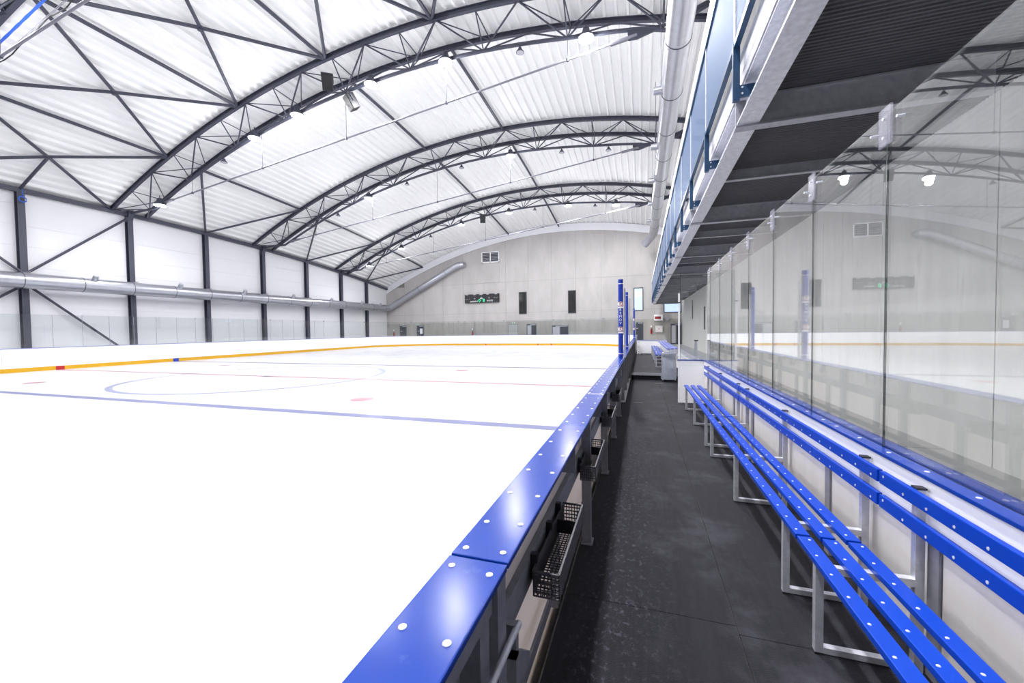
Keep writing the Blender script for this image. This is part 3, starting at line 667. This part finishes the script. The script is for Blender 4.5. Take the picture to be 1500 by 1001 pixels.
# cables and a hung rail in the near top corner
t = thing('cable_tray', (-20, 10, 14.5), 'wire cable tray with black cables near the corner truss', 'cable tray')
for dx in (0.0, 0.25): rod('tray_wire', (-26.5 + dx, 8.9, 11.94), (-16.0 + dx, 8.9, 14.6), 0.012, 'galv_dull', t, 5)
for k in range(24):
    x = -26.4 + k * 0.44; z = 11.97 + (x + 26.4) * 0.2533
    rod('tray_rung', (x, 8.9, z), (x + 0.25, 8.9, z), 0.008, 'galv_dull', t, 5)
mbc = [( -26.5 + 0.5 * k, 8.95 + 0.03 * math.sin(k), 11.85 + 0.5 * k * 0.2533 + 0.06 * math.sin(k * 1.7)) for k in range(22)]
MB().tube(mbc, 0.02, 5).build('black_cable', 'black', t)
t = thing('blue_cable', (-22, 10.2, 13), 'blue corrugated cable conduit by the corner truss', 'cable')
mbc = [(-27.0 + 0.35 * k, 8.9, 12.31 + 0.35 * k * 0.274) for k in range(26)]
MB().tube(mbc, [0.05 if i % 2 else 0.04 for i in range(26)], 6).build('conduit', 'cable_blue', t)
t = thing('cable_coil', (-33.0, 12.97, 9.2), 'small blue cable coil hung at the top of a wall column', 'cable')
MB().tube([(-32.95, 12.97 + 0.15 * math.cos(a * 0.5), eave(13) - 0.65 + 0.15 * math.sin(a * 0.5)) for a in range(13)], 0.03, 6).build('coil', 'cable_blue', t)
MB().tube([(-32.95, 12.97, eave(13) - 0.1), (-32.95, 13.0, eave(13) - 0.5)], 0.02, 6).build('hook', 'cable_blue', t)

# ------------------------------------------------------------------ air ducts
def duct_run(t, pts, r, n=20, name='duct_pipe'):
    return MB().tube(pts, r, n).build(name, 'duct', t, smooth=True)
def duct_bands(t, p, q, r, step, start=0.0, seam=0.0):
    p = Vector(p); q = Vector(q); d = (q - p); L_ = d.length; u = d.normalized(); s = start
    while s < L_:
        rod('duct_band', p + u * (s - 0.015), p + u * (s + 0.015), r + 0.012, 'band', t, 20); s += step
    if seam:
        s = 0.0; mb = MB()
        while s < L_:
            mb.tube([p + u * s, p + u * (s + 0.03)], r + 0.004, 20, cap=False); s += seam
        o = mb.build('spiral_seams', 'duct', t, smooth=True); o['kind'] = 'stuff'
dl = thing('air_duct', (-32.55, 20, 4.3), 'silver spiral air duct along the long wall rising across the end wall', 'duct')
p0, p1 = (-32.55, -6, 4.92), (-32.55, 45.9, 4.92)
duct_run(dl, [p0, p1], 0.44); duct_bands(dl, p0, p1, 0.44, 2.5, 1.1, 0.32)
duct_run(dl, [(-32.55, 45.85, 4.92), (-32.45, 46.25, 5.0), (-32.1, 46.38, 5.2), (-31.6, 46.4, 5.5)], 0.42)
p2, p3 = (-31.65, 46.4, 5.47), (-22.6, 46.4, 10.0)
duct_run(dl, [p2, p3], 0.40); duct_bands(dl, p2, p3, 0.40, 4.4, 4.2, 0.4)
duct_run(dl, [(-22.65, 46.4, 9.98), (-22.2, 46.4, 10.15), (-21.85, 46.55, 10.2), (-21.7, 46.99, 10.2)], 0.40)
for y in (10.6, 15.6, 20.4, 25.4, 30.4, 35.4, 40.4, 44.0):
    nz = MB().tube([(-32.30, y, 5.22), (-32.12, y, 5.5)], [0.16, 0.13], 10); nz.build('nozzle', 'duct', dl, smooth=True)
    rod('nozzle_lip', (-32.13, y, 5.485), (-32.11, y, 5.52), 0.145, 'galv', dl, 10)
    MB().box(-33.05, -32.2, y + 2.2, y + 2.26, 5.37, 5.40).build('duct_bracket', 'galv_dull', dl)
dr = thing('air_duct', (1.17, 20, 11), 'silver spiral air duct hanging under the roof beside the balcony', 'duct')
p0, p1 = (1.17, -6, 11.35), (1.17, 42.2, 11.35)
duct_run(dr, [p0, p1], 0.41); duct_bands(dr, p0, p1, 0.41, 3.1, 1.75, 0.32)
duct_run(dr, [(1.17, 42.15, 11.35), (1.1, 43.0, 11.3), (0.85, 43.7, 11.1), (0.3, 44.3, 10.6)], 0.40)
for y in (7.2, 12.3, 17.2, 22.4, 27.4, 32.4, 37.4):
    MB().tube([(0.85, y, 11.3), (0.48, y, 11.3)], [0.17, 0.15], 10).build('nozzle', 'duct', dr, smooth=True)
for y in (4.85, 11.05, 17.25, 23.45, 29.65, 35.85):
    for dx in (-0.41, 0.41): rod('hanger_wire', (1.17 + dx, y, 11.4), (1.17 + dx, y, zr(1.17, y) + 0.1), 0.012, 'steel', dr, 5)
gd = thing('beam_white', (2.5, 20, 13), None, None, None, 'structure')
for a, b in zip(ry, ry[1:]):
    if b > WF: b = WF
    MB().bar((2.75, a, zr(2.75, a) - 1.0), (2.75, b, zr(2.75, b) - 1.0), 0.25, 0.9).build('girder_length', 'trim', gd)

# ------------------------------------------------------------------ balcony
bal = thing('balcony', (2.4, 20, DECK), 'steel spectator balcony with perforated blue railing along the bench side', 'balcony')
BX0, BX1, BY0, BY1 = 1.14, 3.62, -6.0, 45.0
ml = [0.85 - 4.9 , 0.85, 5.77, 10.66, 15.52, 20.4, 25.3, 30.2, 35.1, 40.0, 44.85]
# edge beam: C-profile lengths between the cross beams
for a, b in zip(ml, ml[1:]):
    e_ = MB().box(BX0, BX0 + 0.245, a + 0.07, b - 0.07, DECK, DECK + 0.022).box(BX0 + 0.10, BX0 + 0.125, a + 0.07, b - 0.07, DECK + 0.022, DECK + 0.30).box(BX0, BX0 + 0.245, a + 0.07, b - 0.07, DECK + 0.30, DECK + 0.322)
    e_.build('edge_beam', 'galv', bal)
for y in ml:
    MB().box(BX0 - 0.01, BX1 + 0.02, y - 0.07, y + 0.07, DECK - 0.025, DECK - 0.003).box(BX0, BX1, y - 0.012, y + 0.012, DECK - 0.003, DECK + 0.325).box(BX0, BX1, y - 0.07, y + 0.07, DECK + 0.325, DECK + 0.345).build('cross_beam', 'galv_dull', bal)
for a, b in zip(ml, ml[1:]):
    y = (a + b) / 2
    MB().box(BX0 + 0.25, BX1, y - 0.05, y + 0.05, DECK + 0.13, DECK + 0.148).box(BX0 + 0.25, BX1, y - 0.01, y + 0.01, DECK + 0.148, DECK + 0.325).build('secondary_beam', 'galv_dull', bal)
# trapezoidal deck sheet, run on to the wall to block light from above
d_ = MB(); y = BY0; vs = []; k = 0; prof = []
while y < BY1:
    prof += [(y, 0.0), (y + 0.022, 0.0), (y + 0.030, 0.016), (y + 0.050, 0.016)]; y += 0.058
for yv, h in prof: vs += [(BX0 + 0.05, yv, DECK + 0.346 + h), (WR - 0.012, yv, DECK + 0.346 + h)]
d_.add(vs, [(2 * i, 2 * i + 1, 2 * i + 3, 2 * i + 2) for i in range(len(prof) - 1)]); d_.build('deck_sheet', 'deck', bal, fix=False)
MB().box(BX0 + 0.04, WR - 0.012, BY0, BY1, DECK + 0.40, DECK + 0.52).build('deck_slab', 'screed', bal)  # carried past the beams so no light falls through the wall gap
MB().box(BX0 - 0.015, BX0 + 0.04, BY0, BY1, DECK + 0.33, DECK + 0.46).build('deck_edge_lip', 'galv', bal)
MB().box(BX0 - 0.005, BX0 + 0.03, BY0, BY1, DECK + 0.47, DECK + 0.62).build('deck_edge_strip', 'trim', bal)
MB().box(BX0 + 0.0, BX0 + 0.03, BY0, BY1, DECK + 0.63, DECK + 0.74).build('deck_edge_strip', 'galv', bal)
RX = 1.05
y = 0.9; posts = []
while y < 45: posts.append(y); y += 2.2
for y in posts:
    p = MB().box(RX - 0.035, RX + 0.035, y - 0.03, y + 0.03, DECK + 0.10, DECK + 0.75).build('rail_post', 'petrol', bal)
    MB().box(RX + 0.035, BX0 + 0.1, y - 0.02, y + 0.02, DECK + 0.14, DECK + 0.27).build('post_bracket', 'petrol', p)
    MB().box(RX - 0.02, RX + 0.02, y - 0.02, y + 0.02, DECK + 0.75, DECK + 2.13).build('rail_upright', 'galv', bal)
    for dz in (0.17, 0.24): rod('bolt', (RX + 0.06, y - 0.03, DECK + dz), (RX + 0.06, y + 0.03, DECK + dz), 0.012, 'bolt', bal, 6)
MB().box(RX - 0.03, RX + 0.03, BY0, BY1, DECK + 0.70, DECK + 0.76).build('bottom_rail', 'petrol', bal)
MB().box(RX - 0.035, RX + 0.03, BY0, BY1, DECK + 2.13, DECK + 2.19).build('handrail', 'petrol', bal)
MB().box(RX - 0.03, RX + 0.02, BY0, BY1, DECK + 2.24, DECK + 2.50).build('white_rail_board', 'trim', bal)
for a, b in zip(posts, posts[1:]): MB().box(RX - 0.006, RX - 0.003, a + 0.03, b - 0.03, DECK + 0.78, DECK + 2.11).build('perforated_panel', 'perforated', bal)
MB().box(RX - 0.006, RX - 0.003, BY0, 0.87, DECK + 0.78, DECK + 2.11).build('perforated_panel', 'perforated', bal)

# ------------------------------------------------------------------ bench-side boards (seen from behind)
gt = thing('bench_gate', (-0.4, 0.2, FLOOR), 'dark steel gate in the boards with a long bright latch rod', 'gate')
db = thing('dasher_boards', (-0.43, 8, 0), 'low rink boards with wide blue cap in front of the players bench', 'rink boards')
CX0, CX1 = -0.518, -0.346
joints = [-2.2, 1.0, 3.9, 6.8, 9.7, 12.6, 15.5, 18.4, 21.3, 24.2, 26.4]
for a, b in zip(joints, joints[1:]):
    cpo = MB().box(CX0, CX1, a + 0.004, b - 0.004, BH - 0.018, BH).build('cap_board', 'cap', gt if a < 0.9 else db, bevel=0.004)
    if a < 9:
        y = a + 0.05
        while y < b:
            if y > -0.6:
                for x in (CX0 + 0.03, CX1 - 0.03):
                    yj = y + random.uniform(-0.012, 0.012)
                    place('bolt', UNIT.setdefault('bolt', MB().lathe([(0.0095, 0), (0.009, 0.0022), (0.004, 0.003)], 12).mesh('bolt', 'bolt')), cpo, Matrix.Translation((x, yj, BH)))
            y += 0.245 if y > a + 0.1 else 0.16
    if a < 0.9: continue
    MB().box(CX0, CX0 + 0.018, a + 0.004, b - 0.004, 0.0, BH - 0.018).build('board_panel', 'panel_back', db)
    MB().box(-0.43, -0.405, a, b, 0.88, 0.99).build('rail', 'galv_dark', db)
    MB().box(-0.445, -0.431, a + 0.004, b - 0.004, 0.95, BH - 0.021).build('upper_infill', 'panel_back', db)
    MB().box(-0.452, -0.44, a, b, 0.44, 0.50).build('rail', 'galv_dark', db)
y = 2.88
while y < 26:
    MB().box(-0.415, -0.352, y - 0.03, y + 0.03, FLOOR, BH - 0.02).build('post', 'galv_dark', db)
    MB().box(-0.49, -0.445, y - 0.75, y - 0.69, FLOOR, BH - 0.02).build('stud', 'galv_dark', db)
    MB().box(-0.445, -0.35, y - 0.72, y - 0.705, BH - 0.16, BH - 0.02).build('gusset', 'galv_dark', db)
    MB().box(-0.42, -0.34, y - 0.05, y + 0.05, FLOOR, FLOOR + 0.012).build('foot_plate', 'galv_dark', db)
    y += 1.45
# gate by the camera
MB().box(-0.50, -0.43, -2.0, 0.94, FLOOR + 0.05, BH - 0.02).build('gate_leaf', 'galv_dark', gt)
for y in (-1.2, -0.4, 0.35, 0.9): MB().box(-0.43, -0.375, y - 0.03, y + 0.03, FLOOR + 0.05, BH - 0.02).build('gate_stile', 'galv_dark', gt)
MB().box(-0.42, -0.36, 0.955, 1.02, FLOOR, BH - 0.02).build('gate_post', 'galv_dark', gt)
MB().box(-0.43, -0.37, -2.0, 0.94, BH - 0.10, BH - 0.02).build('gate_rail', 'galv_dark', gt)
rod('latch_rod', (-0.345, 0.82, 1.0), (-0.345, 1.09, 0.99), 0.0095, 'galv', gt, 10)
MB().box(-0.40, -0.345, 1.06, 1.085, 0.90, 1.0).build('latch_plate', 'galv_dark', gt)
MB().prism_x([(1.06, 0.80), (1.20, 0.79), (1.20, 0.82), (1.06, 0.93)], -0.375, -0.345).build('latch_hook', 'galv_dark', gt)

# bottle baskets
def basket(y0, y1, lab):
    t = thing('bottle_basket', (-0.32, y0, 0.88), lab, 'basket', 'perforated bottle baskets on the boards')
    X0, X1, Z0, Z1 = -0.38, -0.285, 0.875, 0.965
    th = 0.003
    def grid_face(name, axis, fixed, u0, u1, z0, z1, nu, nz):
        mb = MB(); du = (u1 - u0) / nu; dz = (z1 - z0) / nz; t_ = 0.28
        for i in range(nu + 1):
            u = u0 + i * du
            a, b = u - du * t_ / 2, u + du * t_ / 2
            if axis == 'y': mb.box(a, b, fixed, fixed + th, z0, z1)
            elif axis == 'x': mb.box(fixed, fixed + th, a, b, z0, z1)
            else: mb.box(z0, z1, a, b, fixed, fixed + th)
        for j in range(nz + 1):
            z = z0 + j * dz; a, b = z - dz * t_ / 2, z + dz * t_ / 2
            if axis == 'y': mb.box(u0, u1, fixed, fixed + th, a, b)
            elif axis == 'x': mb.box(fixed, fixed + th, u0, u1, a, b)
            else: mb.box(a, b, u0, u1, fixed, fixed + th)
        o = mb.build(name, 'basket', t, fix=False); o['kind'] = 'stuff'
    ny = int((y1 - y0) / 0.018)
    grid_face('basket_end', 'y', y0, X0, X1, Z0, Z1, 7, 5)
    grid_face('basket_end', 'y', y1, X0, X1, Z0, Z1, 7, 5)
    MB().box(X0, X0 + th, y0, y1, Z0, Z1).build('basket_side', 'basket', t)
    MB().box(X1, X1 + th, y0, y1, Z0, Z1).build('basket_side', 'basket', t)
    grid_face('basket_floor', 'z', Z0, y0, y1, X0, X1, ny, 6)
    rm = MB()
    for p, q in (((X0, y0, Z1), (X1, y0, Z1)), ((X1, y0, Z1), (X1, y1, Z1)), ((X1, y1, Z1), (X0, y1, Z1)), ((X0, y1, Z1), (X0, y0, Z1))): rm.bar(p, q, 0.008, 0.008)
    rm.build('basket_rim', 'basket', t)
    ym = (y0 + y1) / 2 + 0.12
    MB().box(X0, X1, ym, ym + 0.006, Z0 + 0.03, Z1).build('divider', 'black', t)
    for y in (y0 + 0.06, ym - 0.1, y1 - 0.08): MB().box(X0 - 0.024, X0 + 0.002, y - 0.012, y + 0.012, Z0 + 0.03, Z1 + 0.035).build('hook', 'black', t)
basket(1.38, 1.98, 'perforated bottle basket closest to the gate on the boards')
basket(2.55, 3.20, 'second perforated bottle basket from the gate')
basket(4.02, 4.65, 'third perforated bottle basket from the gate')
basket(5.45, 6.10, 'fourth perforated bottle basket from the gate')

# padded posts with lettering
def padded_post(y, r, top, lab, letters):
    t = thing('padded_post', (-0.43, y, BH), lab, 'post', 'blue padded posts of the bench glass')
    x = -0.43
    MB().tube([(x, y, BH + 0.001), (x, y, top)], r, 16).build('pad', 'post', t, smooth=True)
    MB().tube([(x, y, top), (x, y, top + 0.04)], r * 0.97, 16).build('pad_cap', 'post', t, smooth=True)
    for z in (BH + 0.08, top - 0.06): rod('pad_strap', (x, y, z), (x, y, z + 0.012), r + 0.003, 'white', t, 16)
    rod('steel_core', (x + r + 0.03, y + 0.02, BH + 0.001), (x + r + 0.03, y + 0.02, top - 0.15), 0.018, 'galv', t, 8)
    if letters:
        def wrap(name, body, size, m, z, off, parent):
            o = text(name, body, size, m, face_minus_y(x + off, y - r - 0.006, z), parent, depth=0.003); return o
        for z in (2.37, 1.83):
            b = MB(); b.lathe([(0.056, 0), (0.056, 0.006)], 24)
            w_ = Matrix.Translation((x, y - r - 0.001, z)) @ Matrix.Rotation(PI / 2, 4, 'X')
            lo = place('logo_disc', b.mesh('logo_disc', 'white'), t, w_)
            rg_ = MB()
            for k in range(26):
                a0, a1 = -2.2 + k * 0.17, -2.2 + (k + 1) * 0.17
                rg_.add([(ra * math.cos(aa), ra * math.sin(aa), 0.0072) for ra, aa in ((0.035, a0), (0.050, a0), (0.050, a1), (0.035, a1))], [(0, 1, 2, 3)])
            place('logo_ring', rg_.mesh('logo_ring', 'maroon', fix=False), t, w_)
            text('logo_letter', 'R', 0.085, 'maroon', Matrix.Translation((x, y - r - 0.0085, z)) @ Matrix.Rotation(PI / 2, 4, 'X'), t, depth=0.001)
            MB().box(x - 0.05, x + 0.05, y - r - 0.006, y - r + 0.02, z - 0.085, z - 0.058).build('logo_band', 'white', t)
        for i, chx in enumerate('REMOV'):
            text('pad_letter', chx, 0.075, 'white', face_minus_y(x, y - r - 0.003, 2.245 - i * 0.072), t, depth=0.004)
padded_post(8.9, 0.053, 2.86, 'closest blue padded post with white vertical lettering and round logos', True)
padded_post(12.6, 0.042, 2.90, 'plain blue padded post behind the closest lettered one', False)
padded_post(24.6, 0.047, 2.96, 'farthest blue padded post with small white lettering', True)
g2 = thing('post_glass', (-0.43, 26, BH), 'clear glass panes on the boards behind the padded posts', 'safety glass')
for y in (24.75, 25.6): MB().box(-0.436, -0.424, y, y + 0.83, BH + 0.001, BH + 1.75).build('pane', 'glass_left', g2)

# ------------------------------------------------------------------ bench wall with glass screen
bw = thing('bench_wall', (1.22, 4, FLOOR), 'low white wall with blue cap behind the players bench', 'low wall')
wj = [-3.0, 0.1, 3.2, 6.1, 8.84]
for a, b in zip(wj, wj[1:]):
    MB().box(1.19, 1.205, a + 0.002, b - 0.002, 0.965, 1.172).build('white_panel', 'board', bw)
    k = max(1, round((b - a) / 1.0))
    for i in range(k):
        y0, y1 = a + (b - a) * i / k, a + (b - a) * (i + 1) / k
        MB().box(1.205, 1.225, y0 + 0.04, y1 - 0.04, FLOOR + 0.04, 0.965).build('plywood_panel', 'plywood', bw)
        MB().box(1.193, 1.215, y0 - 0.035, y0 + 0.035, FLOOR, 0.965).build('wall_stud', 'galv_dull', bw)
    MB().box(1.198, 1.23, a, b, 0.945, 0.966).build('wall_rail', 'galv_dull', bw)
    cp = MB().box(1.175, 1.243, a + 0.002, b - 0.002, 1.172, 1.19).build('cap_front', 'cap', bw, bevel=0.003)
    MB().box(1.267, 1.345, a + 0.002, b - 0.002, 1.172, 1.19).build('cap_back', 'cap', bw, bevel=0.003)
    y = a + 0.12
    while y < b:
        place('bolt', UNIT['bolt'], cp, Matrix.Translation((1.212, y, 1.19)))
        y += 0.29
MB().box(1.225, 1.33, -3.0, 8.84, FLOOR - 0.24, 1.172).build('wall_core', 'plywood', bw)
MB().box(1.244, 1.266, -3.0, 8.84, 1.173, 1.179).build('glass_channel', 'black', bw)
we = thing('bench_end_wall', (0.96, 8.86, FLOOR), 'white screwed end panel with blue edge closing off the bench', 'end panel')
MB().box(0.71, 1.225, 8.845, 8.88, FLOOR + 0.002, 1.172).build('white_panel', 'board', we)
MB().box(0.70, 1.175, 8.835, 8.89, 1.172, 1.19).build('blue_edge', 'cap', we)
for x in (0.73, 1.18):
    for z in (0.38, 0.6, 0.82, 1.04): rod('screw', (x, 8.838, z), (x, 8.846, z), 0.008, 'bolt', we, 8)
# glass screen
gs = thing('glass_screen', (1.255, 4, 1.18), 'tall frameless glass screen standing on the low bench wall', 'glass screen')
gy = [2.68 + 0.972 * k for k in range(-4, 8)]
GX0, GX1, GT = 1.25, 1.262, 2.98
for a, b in zip(gy, gy[1:]):
    MB().box(GX0, GX1, a + 0.006, min(b, 8.84) - 0.006, 1.181, GT).build('pane', 'glass', gs)
for y in gy:
    if y > 8.8: continue
    MB().box(GX0 + 0.001, GX1 - 0.001, y - 0.0025, y + 0.0025, 1.182, GT).build('pane_edge', 'glass_edge', gs)
    cl = MB().box(GX0 - 0.012, GX0 - 0.002, y - 0.055, y + 0.055, GT - 0.17, GT + 0.03).build('clamp_plate', 'acrylic', gs)
    for z in (GT - 0.13, GT - 0.03): rod('clamp_bolt', (GX0 - 0.02, y, z), (GX0 - 0.012, y, z), 0.008, 'bolt', cl, 8)
    for dy in (-0.12, 0.12): rod('side_bolt', (GX0 - 0.018, y + dy, GT - 0.07), (GX1 + 0.004, y + dy, GT - 0.07), 0.0075, 'bolt', gs, 8)
# ------------------------------------------------------------------ benches
def bench(y0, y1, lab, dz=0.0, x0=0.77, back=True, n=3, grp='blue slatted benches along the wall'):
    t = thing('slatted_bench', (x0 + 0.15, (y0 + y1) / 2, FLOOR + dz), lab, 'bench', grp)
    Z = 0.75 + dz; F0 = FLOOR + dz; off = x0 - 0.77
    def screws(par, mk):
        mb = MB(); y = y0 + 0.06
        while y < y1 - 0.03: mk(mb, y); y += 0.155
        o = mb.build('screw_heads', 'bolt', par, fix=True); o['kind'] = 'stuff'
    for a, b in ((0.772, 0.838), (0.884, 0.95), (0.994, 1.06)):
        s = MB().box(a + off, b + off, y0 + 0.004, y1 - 0.004, Z - 0.028, Z).build('seat_slat', 'bench', t, bevel=0.004)
        screws(s, lambda mb, y, a=a, b=b: mb.lathe([(0.0065, 0), (0.005, 0.002)], 8, ((a + b) / 2 + off + (0.012 if int(y * 13) % 2 else -0.012), y, Z)))
    if back:
        for za, zb in ((0.949, 1.011), (1.066, 1.128)):
            s = MB().box(1.118 + off, 1.142 + off, y0 + 0.004, y1 - 0.004, za + dz, zb + dz).build('back_slat', 'bench', t, bevel=0.004)
            def mk(mb, y, za=za, zb=zb):
                z = (za + zb) / 2 + dz + (0.012 if int(y * 13) % 2 else -0.012); r = 0.0065
                mb.add([(1.1165 + off, y + r * math.cos(k * PI / 4), z + r * math.sin(k * PI / 4)) for k in range(8)] + [(1.118 + off, y + r * math.cos(k * PI / 4), z + r * math.sin(k * PI / 4)) for k in range(8)], [tuple(range(8))] + [(k, (k + 1) % 8, (k + 1) % 8 + 8, k + 8) for k in range(8)])
            screws(s, mk)
    for y in [y0 + 0.22 + (y1 - y0 - 0.44) * i / (n - 1) for i in range(n)]:
        h = 0.0165
        MB().box(0.775 + off, 0.808 + off, y - h, y + h, F0 + 0.006, Z - 0.028).build('front_leg', 'galv', t)
        MB().box(0.808 + off, 1.145 + off, y - h, y + h, F0 + 0.006, F0 + 0.034).build('foot_bar', 'galv', t)
        MB().box(0.808 + off, 1.145 + off, y - h, y + h, Z - 0.061, Z - 0.028).build('seat_bar', 'galv', t)
        MB().box(1.145 + off, 1.178 + off, y - h, y + h, F0 + 0.006, (1.125 + dz) if back else Z - 0.03).build('back_post', 'galv', t)
        if back: MB().box(1.142 + off, 1.181 + off, y - h - 0.002, y + h + 0.002, 1.125 + dz, 1.134 + dz).build('post_cap', 'black', t)
        MB().box(0.772 + off, 0.811 + off, y - h - 0.003, y + h + 0.003, F0, F0 + 0.008).build('foot_pad', 'black', t)
bench(-0.62, 2.425, 'blue slatted bench closest to the camera with galvanised legs')
bench(2.435, 5.435, 'middle blue slatted bench along the low wall')
bench(5.445, 8.28, 'blue slatted bench ending at the white end panel')

# ------------------------------------------------------------------ second bench area on the platform
bench(14.2, 17.8, 'blue slatted bench up on the platform behind the bin', dz=0.2, x0=0.45, back=False, grp='benches on the far platform')
bench(17.85, 21.4, 'blue slatted bench farther along the platform', dz=0.2, x0=0.45, back=False, grp='benches on the far platform')
t = thing('platform_wall', (1.0, 18, 0.5), 'low white wall with pale blue slatted top along the platform bench', 'low wall')
MB().box(0.90, 1.2, 14.4, 21.8, 0.502, 1.12).build('wall_core', 'board', t)
for i, x in enumerate((0.80, 0.93, 1.06)): MB().box(x, x + 0.10, 14.35, 21.8, 1.12, 1.16).build('top_slat', 'cap_far', t)
for z in (0.80, 0.98): MB().box(0.88, 1.2, 14.36, 14.40, z, z + 0.1).build('end_slat', 'galv', t)
t = thing('platform_end_panel', (0.5, 22.2, 0.5), 'white end panel with thin blue edge across the platform end', 'end panel')
MB().box(-0.2, 1.24, 22.2, 22.26, 0.502, 1.19).build('white_panel', 'board', t)
MB().box(-0.22, 1.26, 22.18, 22.28, 1.19, 1.215).build('blue_edge', 'cap_far', t)
t = thing('platform_gate', (-0.24, 21, 0.5), 'narrow white gate with galvanised frame at the platform end', 'gate')
for x in (-0.24, -0.12): MB().box(x, x + 0.05, 21.6, 21.65, 0.502, 1.2).build('gate_stile', 'white', t)
for z in (0.6, 0.85, 1.1): MB().box(-0.19, -0.12, 21.61, 21.64, z, z + 0.04).build('gate_rail', 'galv', t)

# bin with bag
t = thing('bin_stand', (0.74, 12.3, FLOOR), 'wheeled rubbish stand holding a translucent plastic bag', 'bin')
bx, by, bz = 0.74, 12.28, FLOOR
prof = []
for i in range(10):
    f = i / 9; prof.append((f, 0.205 - 0.045 * f + 0.015 * math.sin(f * PI)))
bm_ = MB(); nn = 28; vs = []; fs = []
for f, r in prof:
    for k in range(nn):
        a = 2 * PI * k / nn; rr = r * (1 + 0.06 * math.sin(5 * a + 3 * f) * (1 - f) + 0.03 * math.sin(11 * a))
        vs.append((bx + rr * math.cos(a), by + rr * math.sin(a) * 0.9, bz + 0.07 + f * 0.72))
for i in range(len(prof) - 1):
    for k in range(nn): fs.append((i * nn + k, i * nn + (k + 1) % nn, (i + 1) * nn + (k + 1) % nn, (i + 1) * nn + k))
fs.append(tuple(reversed(range(nn)))); bm_.add(vs, fs).build('bag', 'bag', t, smooth=True)
MB().lathe([(0.185, 0.72), (0.205, 0.76), (0.205, 0.83), (0.18, 0.84), (0.175, 0.78)], 24, (bx, by, bz)).build('bag_collar', 'bag', t, smooth=True)
MB().tube([(bx + 0.19 * math.cos(a * PI / 8), by + 0.19 * math.sin(a * PI / 8), bz + 0.80) for a in range(17)], 0.012, 6).build('hoop', 'galv', t)
for sx in (-1, 1):
    rod('stand_leg', (bx + 0.19 * sx, by + 0.1, bz + 0.80), (bx + 0.17 * sx, by + 0.1, bz + 0.05), 0.012, 'galv', t)
    MB().tube([(bx + 0.17 * sx - 0.012, by - 0.1, bz + 0.03), (bx + 0.17 * sx + 0.012, by - 0.1, bz + 0.03)], 0.03, 10).build('caster', 'black', t)
    rod('base_bar', (bx + 0.17 * sx, by + 0.15, bz + 0.055), (bx + 0.17 * sx, by - 0.12, bz + 0.055), 0.012, 'galv', t)
rod('base_bar', (bx - 0.17, by + 0.1, bz + 0.055), (bx + 0.17, by + 0.1, bz + 0.055), 0.012, 'galv', t)
# end glass, white post, galvanised brackets behind the end panel
t = thing('glass_post', (0.74, 8.87, 1.19), 'slim white steel post at the end of the glass screen', 'post')
MB().box(0.715, 0.745, 8.85, 8.88, 1.191, 2.55).build('post_tube', 'white', t)
MB().box(0.708, 0.752, 8.843, 8.887, 2.35, 2.37).build('post_collar', 'black', t)
MB().box(0.70, 0.76, 8.84, 8.89, 1.191, 1.20).build('foot_plate', 'galv', t)
t = thing('end_glass', (1.0, 8.87, 1.19), 'clear glass panel closing the end of the bench box', 'safety glass')
MB().box(0.755, 1.24, 8.862, 8.87, 1.191, 2.98).build('pane', 'glass', t)
MB().box(0.755, 0.76, 8.860, 8.872, 1.191, 2.98).build('pane_edge', 'glass_edge', t)
def stand(x, y, lab):
    t = thing('gate_bracket', (x, y, FLOOR), lab, 'bracket', 'galvanised brackets behind the end panel')
    MB().prism_y([(x - 0.07, FLOOR), (x + 0.07, FLOOR), (x + 0.05, 1.55), (x, 1.55)], y, y + 0.05).build('upright', 'galv', t)
    MB().box(x - 0.01, x + 0.07, y - 0.01, y + 0.06, 1.55, 1.575).build('head_cap', 'black', t)
    MB().box(x - 0.1, x + 0.1, y - 0.05, y + 0.1, FLOOR - 0.0, FLOOR + 0.012).build('foot_plate', 'galv', t)
stand(1.10, 9.5, 'tapered galvanised bracket standing behind the white end panel')
# floor slot and dark debris
MB().box(-0.16, 0.02, 8.55, 8.62, FLOOR, FLOOR + 0.006).build('drain_slot', 'black', walk)
MB().box(0.35, 0.55, 11.6, 11.75, FLOOR, FLOOR + 0.01).build('dark_patch_plate', 'black', walk)

# the back faces of thin blue cap for the bench boards' ice side
MB().box(CX0 - 0.012, CX0 + 0.0, 1.0, 26.4, 0.0, 0.21).build('kick_strip', 'yellow', db)
print('objects', len(bpy.data.objects))
